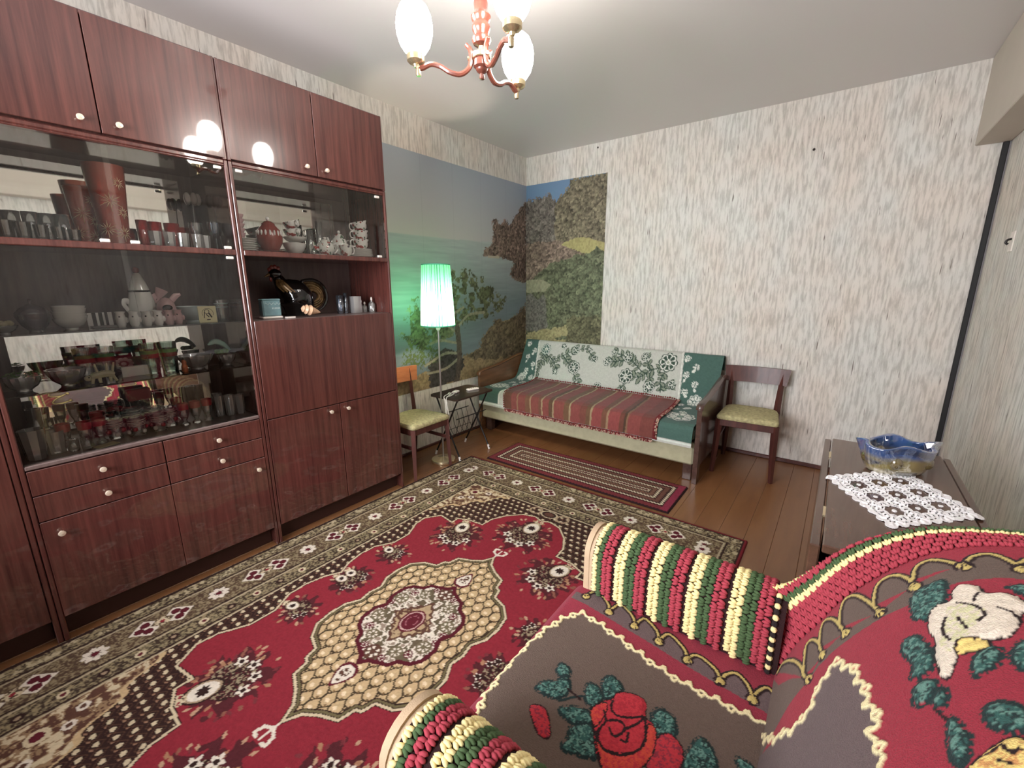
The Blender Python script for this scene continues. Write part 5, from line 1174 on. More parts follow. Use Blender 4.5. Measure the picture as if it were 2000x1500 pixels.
    # bouquets
    def bouquet(bx, by, R, dirx, diry, big):
        dx, dy = x-bx, y-by; rr = np.hypot(dx, dy); a = np.arctan2(dy, dx)
        nn = fbm(x*42+bx*9, y*42+by*7, 2)
        body = redn & (rr < R*(.80+.16*np.sin(a*9+n3*6)+.2*(nn-.5))); col[body] = np.array(lin(84, 30, 36))
        rs = np.random.RandomState(int(bx*1000+by*777))
        tmp = col
        k = int(46*(R/.15)**2)
        for i in range(k):
            th = rs.rand()*2*PI; q = R*math.sqrt(.25+.75*rs.rand()); ang = th+rs.uniform(-.7, .7); L_ = rs.uniform(.018, .030)
            px, py = bx+q*math.cos(th)*.92, by+q*math.sin(th)*.92
            c_ = np.array(lin(*[(168, 118, 84), (140, 84, 66), (120, 44, 50), (186, 144, 112)][rs.randint(4)]))
            box = (np.abs(x-px) < .035) & (np.abs(y-py) < .035) & redn
            xi, yi = x[box], y[box]; u = (xi-px)*math.cos(ang)+(yi-py)*math.sin(ang); v = -(xi-px)*math.sin(ang)+(yi-py)*math.cos(ang)
            mm = (u > 0) & (u < L_) & (np.abs(v) < .0065*np.sin(PI*np.clip(u/L_, 0, 1)))
            tt = tmp[box]; tt[mm] = c_; tmp[box] = tt
        core = redn & (rr < R*.52); m = core & (n2 < .47); col[m] = dark; m = core & (n2 > .60); col[m] = np.array(lin(150, 134, 104))
        for i in range(4 if big else 2):
            th = math.atan2(diry, dirx)+PI+(i-1.5)*.75; q = R*.50; px, py = bx+q*math.cos(th), by+q*math.sin(th)
            r2 = np.hypot(x-px, y-py); a2 = np.arctan2(y-py, x-px); pe = .024*(R/.15)*(.75+.25*np.cos(5*a2))
            m = redn & (r2 < pe); col[m] = wht; m = redn & (r2 < .009); col[m] = dark
        px, py = bx+dirx*R*.52, by+diry*R*.52; ang = math.atan2(diry, dirx)
        u = (x-px)*math.cos(ang)+(y-py)*math.sin(ang); v = -(x-px)*math.sin(ang)+(y-py)*math.cos(ang)
        k_ = R/.15; e = np.hypot(u/(.050*k_), v/(.036*k_)); m = redn & (e < 1.25); col[m] = dark; m = redn & (e < 1.08); col[m] = pale; m = redn & (e < .92); col[m] = wht
        a3 = np.arctan2(v, u); m = redn & (np.hypot(u, v) < .023*k_*(.65+.35*np.cos(4*a3)**2)); col[m] = dark
        px2, py2 = bx+dirx*R*.98, by+diry*R*.98; r2 = np.hypot(x-px2, y-py2); m = redn & (r2 < .026*k_) & (n2 > .47); col[m] = cream
    bouquet(.0, .755, .165, .0, 1.0, True); bouquet(.285, .545, .150, .35, .94, True); bouquet(.425, .235, .088, .9, .2, False); bouquet(.418, .02, .088, .9, .1, False)
    # fleurs at the medallion tips
    for pts in ([(.0, .515), (.0, .575)], [(.0, .535), (.028, .550), (.034, .575), (.018, .580)]):
        dd2 = pdist(x, y, np.array(pts)); m = dd2 < .0058; col[m] = wht
    # cream latticed medallion
    Q2 = [(.278, .0), (.268, .052), (.298, .105), (.303, .17), (.290, .235), (.245, .282), (.180, .302), (.168, .345), (.148, .352), (.135, .405), (.075, .430), (.026, .462), (.0, .512)]
    full = Q2+[(-a, b) for a, b in Q2[-2::-1]]; full = full+[(a, -b) for a, b in full[-2:0:-1]]
    ins2 = inside(X, Y, np.array(full)); dq = pdist(x, y, np.array(Q2))
    col[ins2] = tan
    P2 = .046; gx, gy = X/P2, Y/P2; ro = np.floor(gy); fx = (gx+.5*(ro % 2)) % 1-.5; fy = gy % 1-.5
    ring = np.abs(np.hypot(fx, fy*.9-.10)-.50) < .055
    m = ins2 & ring; col[m] = np.array(lin(66, 52, 34)); 
    m = ins2 & ~ring & (np.hypot(fx*.8+fy*.5, fy-.05-.3*fx) < .16); col[m] = np.array(lin(232, 206, 166))
    m = ins2 & (np.hypot(fx-.22, fy+.28) < .10); col[m] = np.array(lin(120, 92, 58))
    m = (dq < .020) & ins2; col[m] = np.array(lin(108, 96, 62)); m = (dq < .020) & (dq > .016) & ins2; col[m] = dark
    m = dq < .0075; col[m] = dark; m = dq < .0048; col[m] = cream
    for by in (.305,):                                     # two drop pendants
        e = np.hypot(x/(.024*(1+.5*np.clip((by-y)/.05, -1, 1))), (y-by)/.036); m = ins2 & (e < 1.45); col[m] = maroon; m = ins2 & (e < 1.15); col[m] = wht; m = ins2 & (e < .8) & (n2 < .52); col[m] = brown
    # white floral centre
    Q3 = [(.158, .0), (.180, .045), (.176, .105), (.150, .140), (.108, .158), (.092, .188), (.050, .205), (.018, .218), (.0, .245)]
    full = Q3+[(-a, b) for a, b in Q3[-2::-1]]; full = full+[(a, -b) for a, b in full[-2:0:-1]]
    ins3 = inside(X, Y, np.array(full)); dq3 = pdist(x, y, np.array(Q3)); col[ins3] = wht
    m = ins3 & (n1 < .43); col[m] = np.array(lin(98, 84, 62)); m = ins3 & (n1 > .615); col[m] = np.array(lin(150, 128, 110))
    for (ax, ay, R, c) in ((.0, .185, .034, brown), (.135, .06, .030, olive), (.07, .135, .026, olive), (.115, .115, .017, maroon), (.05, .185, .016, maroon), (.158, .02, .016, maroon)):
        rr = np.hypot(x-ax, y-ay); a = np.arctan2(y-ay, x-ax); m = ins3 & (rr < R); col[m] = c; m = ins3 & (rr < R*.75) & (np.cos(a*7) > 0); col[m] = wht; m = ins3 & (rr < R*.35); col[m] = c
    m = (dq3 < .0085); col[m] = maroon*.8
    dia = x/.085+y/.105; wob = .06*np.sin(np.arctan2(Y, X)*16)
    m = dia < 1.18+wob; col[m] = brown; m = (dia < 1.02+wob) & (n1 > .35); col[m] = np.array(lin(176, 148, 110)); m = (dia < 1.0) & (np.abs(np.hypot(x-.052, y-.0)-.022) < .006); col[m] = brown
    rr = np.hypot(x, y)
    e = np.hypot(x/.042, y/.055); m = e < 1.12; col[m] = maroon; m = (np.abs(e-.92) < .05); col[m] = np.array(lin(200, 160, 150)); m = (np.abs(e-.5) < .06) & (n2 > .45); col[m] = np.array(lin(160, 90, 100))
    ends = np.abs(Y) > hy-.012; col[ends] = np.array(lin(120, 24, 36))
    right = X > hx-.014; col[right] = np.array(lin(120, 24, 36))
    col *= (.84+.32*fbm(X*210, Y*210, 2))[..., None]
    Z = .0105+.0016*(fbm(X*170, Y*170, 2)-.5)+.0008*(n1-.5)
    # roll the edges down to the floor
    Z = np.where(d < .003, .0006, Z)
    pts = np.stack([X+cx, Y+cy, Z], -1)
    o = grid_obj('carpet', pts, col, 'colour_wool'); tag(o, 'large crimson oriental carpet with a cream latticed centre medallion', 'carpet')
carpet()
def runner():
    x0, x1, y0, y1 = .55, 1.952, -1.302, -.885
    X, Y = np.meshgrid(np.linspace(x0, x1, 400), np.linspace(y0, y1, 130), indexing='ij')
    d = np.minimum(np.minimum(X-x0, x1-X), np.minimum(Y-y0, y1-Y))
    s = np.where(np.minimum(X-x0, x1-X) < np.minimum(Y-y0, y1-Y), Y, X)
    zig = .0035*np.sign(np.sin(s*2*PI/.022))
    st = [(0, (46, 24, 26)), (.012, (120, 44, 50)), (.050, (60, 26, 28)), (.062, (206, 188, 160)), (.076, (52, 26, 26)), (.088, (112, 70, 58)), (.118, (54, 26, 26)), (.128, (208, 190, 160)), (.142, (66, 34, 32)), (.152, (120, 84, 66)), (.178, (60, 26, 28)), (.188, (206, 188, 158)), (.200, (92, 46, 44))]
    idx = np.searchsorted([a for a, _ in st], d+zig, side='right')-1; pal = np.array([lin(*c) for _, c in st]); col = pal[np.clip(idx, 0, len(st)-1)]
    m = (X > x1-.055) & (d < .05) & (d > .012); col[m] = np.array(lin(140, 40, 66))
    col = col*(.82+.36*fbm(X*200, Y*200, 2))[..., None]
    edge = .006*(fbm(X*6, Y*6, 2)-.5)
    Z = np.where(d < .004, .0008, .0085+.0022*(fbm(X*160, Y*160, 2)-.5)+.002*fbm(X*7, Y*7, 2))
    Z = Z+np.where(Y < -1.335, .011, 0)
    o = grid_obj('runner_rug', np.stack([X, Y+edge, Z], -1), col, 'colour_wool'); tag(o, 'narrow crocheted runner with concentric cream and maroon stripes before the sofa', 'rug')
runner()

# ================================================================ DROP-LEAF TABLE WITH DOILY AND VASE
def table():
    x0, x1, y0, y1, z = 2.648, 2.960, -2.530, -1.630, .72
    t = thing('drop_leaf_table', ((x0+x1)/2, (y0+y1)/2, 0), 'dark veneered drop-leaf table with both leaves folded down, by the right wall', 'table')
    obj('tabletop', G().box(x0, y0, z-.022, x1, y1, z, .003), 'tablewood', t)
    obj('drop_leaf', G().box(x0-.024, y0, .07, x0-.003, y1, z-.006, .003), 'tablewood', t)
    obj('drop_leaf', G().box(x1+.003, y0, .07, x1+.024, y1, z-.006, .003), 'tablewood', t)
    for y in (y0+.035, y1-.055): obj('end_panel', G().box(x0+.035, y, .03, x1-.035, y+.02, z-.022, .002), 'tabledark', t)
    obj('bottom_rail', G().box(x0+.05, y0+.055, .10, x1-.05, y1-.055, .12, .002), 'tabledark', t)
    for y in (y0+.005, y1-.033):
        for x in (x0+.02, x1-.05): obj('leg', G().box(x, y, 0, x+.028, y+.028, z-.022, .003), 'tabledark', t)
    for y in (y0+.2, y1-.2): obj('hinge', G().box(x0-.006, y-.03, z-.008, x0+.001, y+.03, z-.003, 0), 'brass', t)
table()
def doily():
    c = np.array([2.810, -2.106]); ex = np.array([.177, .030])*1.0; ey = np.array([-.030, -.250])   # half diagonals in x and y
    n = 190; A, B = np.meshgrid(np.linspace(-1.15, 1.15, n), np.linspace(-1.15, 1.15, n), indexing='ij')
    # A, B run along the sides of the square
    U, V = (A-B)/2, (A+B)/2
    X = c[0]+U*ex[0]+V*ey[0]*1.0; Y = c[1]+U*ex[1]*-1+V*ey[1]
    r = np.maximum(np.abs(A), np.abs(B)); s = np.where(np.abs(A) > np.abs(B), B, A)
    keep = r < .93+.07*np.abs(np.cos(s*PI*4.5))
    k = 4; fa, fb = (A*k/2) % 1-.5, (B*k/2) % 1-.5
    rr = np.hypot(fa, fb); a = np.arctan2(fb, fa)
    hole = (rr > .41) & (np.abs(np.cos(2*a)) < .66) & (rr < .61)                       # large gaps where four flowers meet
    hole |= (rr > .31) & (rr < .345) & (np.cos(8*a) > -.1)
    hole |= (rr > .12) & (rr < .165) & (np.cos(6*a) > .2)
    hole |= (np.abs(fa) > .475) & (np.abs(np.sin(B*k*PI*1.5)) > .75); hole |= (np.abs(fb) > .475) & (np.abs(np.sin(A*k*PI*1.5)) > .75)
    hole &= r < .87
    keep &= ~hole
    Z = np.full(A.shape,   .7212)+.0030*(fbm(A*9, B*9, 3))+.0016*np.cos(8*a)*(rr < .4)
    over_l = X < 2.645
    Z = np.where(over_l, Z-np.minimum(.9*(2.645-X), .05), Z); Z = np.where(X > 2.963, Z-.25*(X-2.963), Z)
    i, j = np.where(keep[:-1, :-1] & keep[1:, :-1] & keep[1:, 1:] & keep[:-1, 1:])
    used = {}; g = G()
    def vid(a, b, lo):
        q = (a, b, lo)
        if q not in used: used[q] = len(g.v); g.v.append((float(X[a, b]), float(Y[a, b]), float(Z[a, b])-(.0016 if lo else 0)))
        return used[q]
    F = set(zip(i.tolist(), j.tolist()))
    for a, b in F:
        g.f.append((vid(a, b, 0), vid(a+1, b, 0), vid(a+1, b+1, 0), vid(a, b+1, 0)))
        for (da, db, p, q) in ((-1, 0, (a, b+1), (a, b)), (1, 0, (a+1, b), (a+1, b+1)), (0, -1, (a, b), (a+1, b)), (0, 1, (a+1, b+1), (a, b+1))):
            if (a+da, b+db) not in F: g.f.append((vid(*p, 0), vid(*q, 0), vid(*q, 1), vid(*p, 1)))
    o = obj('lace_doily', g, 'lace', None, normals=False); tag(o, 'white crocheted lace doily lying cornerwise on the drop-leaf table', 'doily')
doily()
M['amber_lobe'] = glass('amber_lobe', (.7, .62, .4), 1.6, .1, lin(150, 130, 70), .3)
def vase():
    x, y, z = 2.815, -1.885, .7205
    t = thing('glass_bowl_vase', (x, y, z), 'heavy wavy blue and amber art glass bowl at the far end of the drop-leaf table', 'bowl')
    n, m = 48, 20; 
    def surf(u, v):
        a = 2*PI*u; wav = 1+.07*np.cos(5*a)*v**2+.05*np.cos(9*a+1)*v
        rx = (.078+.034*v**.6)*wav; ry = (.048+.022*v**.6)*wav
        h = .094*v*(1+.09*np.cos(4*a+.6)*v)
        return np.stack([x+rx*np.cos(a)*math.cos(.55)-ry*np.sin(a)*math.sin(.55), y+rx*np.cos(a)*math.sin(.55)+ry*np.sin(a)*math.cos(.55), z+.001+h], -1)
    u, v = np.meshgrid(np.linspace(0, 1, n+1), np.linspace(0, 1, m), indexing='ij')
    P = surf(u, v)
    cen = np.array([x, y, z+.02]); inn = surf(u, v); inn[..., :2] = cen[:2]+(inn[..., :2]-cen[:2])*.86; inn[..., 2] = np.maximum(inn[..., 2], z+.018)
    Pall = np.concatenate([P, inn[:, ::-1]], 1); vv = np.concatenate([v, v[:, ::-1]], 1); uu = np.concatenate([u, u], 1)
    sw = fbm(uu*9, vv*5, 3)
    blue = np.array(lin(58, 92, 150)); amb = np.array(lin(150, 134, 72)); clr = np.array(lin(190, 184, 160)); dk = np.array(lin(40, 54, 84))
    k = np.clip((vv+.5*(sw-.5)-.42)/.25, 0, 1)[..., None]; col = (1-k)*amb+k*blue; q = np.clip((sw-.55)*5, 0, 1)[..., None]; col = col*(1-q)+q*dk; q = np.clip((.22-vv)*5, 0, .7)[..., None]; col = col*(1-q)+q*clr
    m_, nd, l, b, o = newmat('art_glass'); a_ = nd.new('ShaderNodeAttribute'); a_.attribute_name = 'Col'; l.new(a_.outputs['Color'], b.inputs['Base Color'])
    b.inputs['Roughness'].default_value = .04; b.inputs['Coat Weight'].default_value = 1; b.inputs['Transmission Weight'].default_value = .35; b.inputs['Specular IOR Level'].default_value = .9; M['art_glass'] = m_
    grid_obj('bowl_body', Pall, col, 'art_glass', t)
    obj('bowl_foot', G().lathe([(.050, 0), (.058, .004), (.060, .014), (.05, .018)], x, y, z, 24), M['clear'], t, True)
    for k in range(5):
        a = 2*PI*k/5+.5; p = surf(np.array(a/2/PI), np.array(.45)); obj('glass_lobe', G().ball((x+(p[0]-x)*.86, y+(p[1]-y)*.86, float(p[2])), (.019, .019, .022), 12, 8), 'amber_lobe', t, True)
vase()
# ================================================================ ARMCHAIR AND ITS CROCHETED THROW
YC = -2.95
def armchair():
    t = thing('armchair', (2.45, YC, 0), 'beige upholstered armchair in the foreground, almost hidden under a crocheted throw', 'armchair')
    obj('seat_base', G().box(2.115, -3.225, .16, 2.70, -2.675, .405, .02), 'beige', t, True)
    obj('backrest', G().prism([(2.66, .16), (2.635, .40), (2.665, .53), (2.715, .645), (2.775, .745), (2.845, .815), (2.93, .852), (3.015, .855), (3.055, .82), (3.06, .16)], 1, -3.215, -2.685), 'beige', t)
    for y in (-2.59, 2*YC+2.59):
        sec = [(y-.071, .10), (y-.071, .535)]+[(y-.071*math.cos(a), .535+.066*math.sin(a)) for a in np.linspace(0, PI, 13)[1:-1]]+[(y+.071, .535), (y+.071, .10)]
        arm = obj('arm', G().prism(sec, 0, 2.112, 2.575), 'beige', t, True)
        sec2 = [(y+(a-y)*1.02, b+(.006 if b > .3 else 0)) for a, b in sec]
        obj('front_facing', G().prism(sec2, 0, 2.100, 2.116), 'beige', arm, True)
    for x in (2.15, 3.0):
        for y in (-3.20, -2.70): obj('leg', G().lathe([(.016, .0125 if x < 2.4 else 0), (.024, .162)], x, y, 0, 12), 'redchair', t, True)
armchair()
def throw():
    t = thing('crocheted_throw', (2.45, YC, .43), 'crimson and brown rose tapestry throw with wide striped crochet edging draped over the armchair', 'throw')
    red = np.array(lin(150, 42, 62)); red2 = np.array(lin(158, 36, 56)); brown = np.array(lin(104, 86, 76)); brn2 = np.array(lin(106, 88, 88)); gold = np.array(lin(196, 172, 92)); ink = np.array(lin(44, 26, 28)); cream = np.array(lin(240, 224, 168)); teal = np.array(lin(48, 92, 86)); teal2 = np.array(lin(96, 140, 128)); dteal = np.array(lin(34, 52, 52)); rose = np.array(lin(196, 36, 52)); orange = np.array(lin(214, 64, 44)); petal = np.array(lin(232, 216, 196)); pale = np.array(lin(214, 208, 160)); yel = np.array(lin(236, 204, 110))
    def motif_leaf(x, y, n, polys, col, hgt):
        for i, p in enumerate(polys):
            q = smc(p, 4); jx, jy = (n[0]-.5)*.010, (n[1]-.5)*.010
            ins = inside(x+jx, y+jy, q); d = pdist(x, y, q, True); cx, cy = np.mean(p, axis=0)
            halo = (d < .0040) & ~ins; col[halo & (n[0] > .42)] = dteal
            col[ins] = teal; m = ins & (n[1] > .52); col[m] = teal2; m = ins & (n[0] < .40); col[m] = dteal; m = ins & (d < .003); col[m] = dteal
            k = np.clip(d/.006, 0, 1); hgt[ins] = np.maximum(hgt, .0022*k+.0018*n[1])[ins]
    def motif_fill(x, y, n, poly, col, hgt, c, cd=None, lift=.003):
        q = smc(poly, 4); ins = inside(x+(n[0]-.5)*.006, y+(n[1]-.5)*.006, q); d = pdist(x, y, q, True)
        col[(d < .0028) & ~ins] = ink; col[ins] = c
        if cd is not None: m = ins & (n[1] < .44); col[m] = cd
        hgt[ins] = np.maximum(hgt, lift*np.clip(d/.008, 0, 1)+.0022*n[1])[ins]
    def line(x, y, n, pts, col, hgt, c, w_, lift=.0016, curve=True):
        d = pdist(x, y, sm(pts, 4) if curve else pts)+(n[0]-.5)*.0016
        m = d < w_; col[m] = c; hgt[m] = np.maximum(hgt[m], lift)
    def squiggle(x, y, n, path, col, hgt, pitch=.030):
        """thick cream chain with little hooked scrolls"""
        q = sm(path, 8); L = np.r_[0, np.cumsum(np.hypot(*np.diff(q, axis=0).T))]; N = int(L[-1]/.004)
        s = np.linspace(0, L[-1], N); px = np.interp(s, L, q[:, 0]); py = np.interp(s, L, q[:, 1]); tx, ty = np.gradient(px), np.gradient(py); tl = np.hypot(tx, ty)+1e-9
        off = .0042*np.sin(s*2*PI/pitch); wx, wy = px-ty/tl*off, py+tx/tl*off
        d = pdist(x, y, np.stack([wx, wy], 1))+(n[0]-.5)*.0012; m = d < .0034; col[m] = cream; hgt[m] = .0032
        for k in range(1, int(L[-1]/pitch)):
            s0 = k*pitch; c0 = np.array([np.interp(s0, s, wx), np.interp(s0, s, wy)]); tn = np.array([np.interp(s0, s, tx), np.interp(s0, s, ty)]); tn /= np.linalg.norm(tn)+1e-9; nn = np.array([-tn[1], tn[0]])*(1 if k % 2 else -1)
            hk = [c0, c0+nn*.009+tn*.003, c0+nn*.011+tn*.009, c0+nn*.005+tn*.012]
            d = pdist(x, y, np.array(hk)); m = d < .0030; col[m] = cream; hgt[m] = .003
    def scallops(x, y, n, arcs, nodes, col, hgt):
        for a in arcs: line(x, y, n, a, col, hgt, ink, .0080, .001)
        for a in arcs: line(x, y, n, a, col, hgt, gold, .0030, .0024)
        for p in nodes:
            r = np.hypot(x-p[0], y-p[1]); m = (r < .0150) & (n[0] > .36); col[m] = ink; m = (r < .0098) & (n[1] > .40); col[m] = gold; hgt[r < .008] = .003
    # ---------------- seat
    X, Y = np.meshgrid(np.linspace(2.072, 2.612, 250), np.linspace(-3.24, -2.655, 272), indexing='ij')
    n = (fbm(X*260, Y*260, 3), fbm(X*230+40, Y*230+9, 3)); col = np.ones(X.shape+(3,))*red; hgt = np.zeros(X.shape)
    YM = -2.985; yy = np.where(Y > YM, Y, 2*YM-Y)                             # the near half mirrors the far half
    e = np.interp(X, [2.08, 2.589], [-2.655, -2.690])
    cr = np.interp(X, [2.117, 2.27, 2.43, 2.589], [-2.668, -2.678, -2.700, -2.715])
    ri = np.interp(X, [2.15, 2.32, 2.50, 2.60], [-2.724, -2.745, -2.768, -2.781])
    b = (yy < cr) & (yy > ri) & (X > 2.092); col[b] = brn2
    fieldp = [(2.078, -2.95)]+[(a, c) for a, c in [(2.082, -2.90), (2.093, -2.868), (2.115, -2.80), (2.134, -2.768), (2.17, -2.758), (2.252, -2.774), (2.348, -2.797), (2.43, -2.808), (2.513, -2.812), (2.563, -2.811), (2.62, -2.812)]]
    f = np.interp(X, [a for a, c in fieldp], [c for a, c in fieldp])
    frontx = np.interp(yy, [-2.985, -2.868, -2.80, -2.768], [2.082, 2.093, 2.115, 2.134])
    m = (yy < f) & (X > frontx-.004*(yy < -2.768)); col[m] = brown
    for sg in (1, -1):
        P = lambda l: [(a, c if sg > 0 else 2*YM-c) for a, c in l]
        nd = P(S_NODES); tp = P(S_TOPS); arcs = []
        for i in range(len(nd)-1):
            a, c, h = np.array(nd[i]), np.array(nd[i+1]), np.array(tp[i]); arcs.append([tuple(a), tuple(a*.72+h*.28+np.array([0, .018*sg])*.8), tuple(h), tuple(c*.72+h*.28+np.array([0, .018*sg])*.8), tuple(c)])
        if sg > 0:
            aa = np.zeros(X.shape, bool)
            for q in arcs: aa |= inside(X, Y, sm(q, 4))
            col[aa & (X > 2.092)] = brn2; col[(Y > ri) & ~aa & (Y > np.interp(X, [a for a, _ in S_NODES], [c for _, c in S_NODES])+.002)] = red
        scallops(X, Y, n, arcs, nd, col, hgt)
    squiggle(X, Y, n, [(2.120, -3.195), (2.098, -3.13), (2.086, -3.06), (2.082, -2.97), (2.096, -2.874), (2.116, -2.81), (2.138, -2.768), (2.17, -2.760), (2.252, -2.776), (2.348, -2.799), (2.43, -2.810), (2.513, -2.812), (2.563, -2.811), (2.612, -2.812)], col, hgt)
    line(X, Y, n, [(2.232, -3.02), (2.262, -2.985), (2.30, -2.96)], col, hgt, dteal, .003)
    motif_leaf(X, Y, n, S_LEAF, col, hgt)
    for p in S_BUD: motif_fill(X, Y, n, p, col, hgt, rose, red*.9)
    motif_fill(X, Y, n, S_ROSE, col, hgt, rose, np.array(lin(176, 26, 46)))
    for p in S_ORANGE: motif_fill(X, Y, n, p, col, hgt, orange, rose)
    for l in S_LINES: line(X, Y, n, l, col, hgt, ink, .0026, .001)
    col *= (.86+.28*fbm(X*420, Y*420, 2))[..., None]
    Z = .4295+hgt+.006*(fbm(X*7, Y*7, 2)-.5)
    Z = np.where(X < 2.10, Z-14*(2.10-X)**2*2, Z)
    grid_obj('seat_panel', np.stack([X, Y, Z], -1), col, 'colour_throw', t)
    # red hem hanging a little over the seat's front edge
    u, v = np.meshgrid(np.linspace(0, 1, 90), np.linspace(0, 1, 12), indexing='ij')
    hx = 2.073-.006*v-.002*np.sin(v*3); hc = np.ones(u.shape+(3,))*red*(.9+.2*fbm(u*200, v*20, 2))[..., None]
    grid_obj('front_hem', np.stack([hx, -3.24+.585*u, .408-.085*v], -1), hc, 'colour_throw', t)
    # ---------------- back: a profile in x-z (slope, rounded shoulder, broad flat top), drawn straight along y
    prof = np.array(smooth_path(PROF, 8)); PL = np.r_[0, np.cumsum(np.hypot(*np.diff(prof, axis=0).T))]
    ss = np.concatenate([np.linspace(0, .64, 262), np.linspace(.645, PL[-1], 60)]); ys = np.linspace(-3.252, -2.648, 245)
    Yb, Sb = np.meshgrid(ys, ss, indexing='ij'); px_ = np.interp(Sb, PL, prof[:, 0]); pz_ = np.interp(Sb, PL, prof[:, 1])
    tx = np.gradient(prof[:, 0], PL); tz = np.gradient(prof[:, 1], PL); nx_ = -np.interp(Sb, PL, tz); nz_ = np.interp(Sb, PL, tx)
    n = (fbm(Yb*260, Sb*260, 3), fbm(Yb*230+40, Sb*230+9, 3)); col = np.ones(Yb.shape+(3,))*red2; hgt = np.zeros(Yb.shape)
    yy = np.where(Yb > YC, Yb, 2*YC-Yb)
    arcs = [list(a) for a in B_SCAL[:7]]; e0 = arcs[-1][-1]
    for k in range(1, 5):                                                    # the scallops go on over the top
        arcs.append([(e0[0]+.02, e0[1]+.085*(k-1)), (-2.695, e0[1]+.085*(k-1)+.015), (-2.688, e0[1]+.085*k-.045), (-2.700, e0[1]+.085*k-.012), (e0[0], e0[1]+.085*k)])
    mir = lambda l: [(2*YC-a, b) for a, b in l]
    nod = [(-2.68, 0), (-2.735, .04), (-2.768, .10), (-2.813, .166), (-2.78, .206), (-2.774, .273), (-2.773, .35), (-2.743, .416), (-2.718, .492), (-2.732, .558), (-2.732, 2)]
    yn = np.interp(Sb, [b for a, b in nod], [a for a, b in nod])
    redp = [(-2.90, 0), (-2.861, .074), (-2.833, .124), (-2.800, .196), (-2.797, .283), (-2.788, .36), (-2.788, .42), (-2.765, .47), (-2.758, .53), (-2.764, .585), (-2.764, 2)]
    yr = np.interp(Sb, [b for a, b in redp], [a for a, b in redp])
    lob = np.zeros(Yb.shape, bool)
    for a in arcs: lob |= inside(yy, Sb, sm(a, 4))
    st_ = (yy > yr) & ((yy < yn+.005) | lob); col[st_] = brown
    top_ = sm(B_FIELD[:14], 4).tolist(); fld = inside(Yb, Sb, [[-2.885, -.02], [-2.895, .05]]+top_+[[-3.16, .28], [-3.16, -.02]]); col[fld] = brn2
    for sg in (0, 1):
        aa = arcs if sg == 0 else [mir(a) for a in arcs]; scallops(Yb, Sb, n, aa, [a[-1] for a in aa[:-1]], col, hgt)
    squiggle(Yb, Sb, n, [(-2.835, .0), (-2.875, .04), (-2.900, .08)]+B_FIELD[:14], col, hgt)
    motif_leaf(Yb, Sb, n, B_LEAF, col, hgt)
    motif_fill(Yb, Sb, n, B_ROSE, col, hgt, petal, petal*.92, .005)
    q = inside(Yb+(n[0]-.5)*.01, Sb, smc(B_ROSEIN, 4)); col[q] = np.where((n[1] > .5)[..., None], pale, petal*.9)[q]
    motif_fill(Yb, Sb, n, B_YEL[0], col, hgt, yel, yel*.9); motif_fill(Yb, Sb, n, B_YEL[1], col, hgt, yel, np.array(lin(214, 150, 80)), .005)
    for l in B_LINES: line(Yb, Sb, n, l, col, hgt, ink, .0022, .001)
    col *= (.86+.28*fbm(Yb*420, Sb*420, 2))[..., None]
    grid_obj('back_panel', np.stack([px_+nx_*hgt, Yb, pz_+nz_*hgt], -1), col, 'colour_throw', t)
    # ---------------- crochet edging of the back: dark ground + rows of clusters
    N = 460; sv = np.linspace(0, PL[-1], N); fr = np.linspace(0, 1, 26)
    I3f = np.stack([np.interp(sv, PL, prof[:, 0]), np.full(N, -2.655), np.interp(sv, PL, prof[:, 1])], 1)
    RK = [(0, 2.555, -2.602, .600), (.05, 2.578, -2.600, .615), (.10, 2.604, -2.600, .640), (.15, 2.628, -2.600, .672), (.20, 2.650, -2.600, .705), (.25, 2.671, -2.600, .736), (.30, 2.695, -2.600, .768), (.35, 2.723, -2.600, .797), (.40, 2.757, -2.600, .825), (.46, 2.803, -2.600, .852), (.51, 2.855, -2.600, .870), (.57, 2.922, -2.598, .884), (.65, 3.000, -2.596, .886), (.70, 3.050, -2.596, .865), (.75, 3.082, -2.596, .815), (PL[-1], 3.092, -2.596, .60)]
    RK = np.array(RK); R3f = np.stack([np.interp(sv, RK[:, 0], RK[:, i]) for i in (1, 2, 3)], 1)
    O3f = R3f+np.array([.004, .020, -.022]); BANDS = []
    for sgn in (1, -1):
        mm = (lambda c: c) if sgn > 0 else (lambda c: c*np.array([1, -1, 1])+np.array([0, 2*YC, 0]))
        BANDS.append((mm(I3f), mm(R3f), mm(O3f)))
    def nrm_of(Pg):
        du = np.gradient(Pg, axis=0); dv = np.gradient(Pg, axis=1); nn = np.cross(du, dv); nn /= np.linalg.norm(nn, axis=-1, keepdims=True)+1e-9
        return nn
    BB = []
    for I3, R3, O3 in BANDS:
        l1 = np.linalg.norm(R3-I3, axis=1); l2 = np.linalg.norm(O3-R3, axis=1); k = (l1/(l1+l2))[:, None]
        BP = np.stack([np.where(f < k, I3+(R3-I3)*np.minimum(f/np.maximum(k, 1e-4), 1), R3+(O3-R3)*np.clip((f-k)/np.maximum(1-k, 1e-4), 0, 1)) for f in fr], 1)
        BN = nrm_of(BP); BN = BN*np.sign(((np.array([2.45, YC, 1.5])-BP)*BN).sum(-1, keepdims=True))
        c_ = np.ones(BP.shape)*np.array(lin(92, 28, 44)); c_[:, 12:17] = np.array(lin(40, 54, 40)); c_[:, 20:] = np.array(lin(70, 30, 34))
        grid_obj('edging_ground', BP-BN*.004, c_, 'colour_throw', t); BB.append((BP, BN, l1+l2))
    # one stitch cluster = three plump loops side by side
    ico = bmesh.new(); bmesh.ops.create_icosphere(ico, subdivisions=1, radius=1); IV = np.array([v.co[:] for v in ico.verts]); IF = np.array([[v.index for v in f.verts] for f in ico.faces]); ico.free()
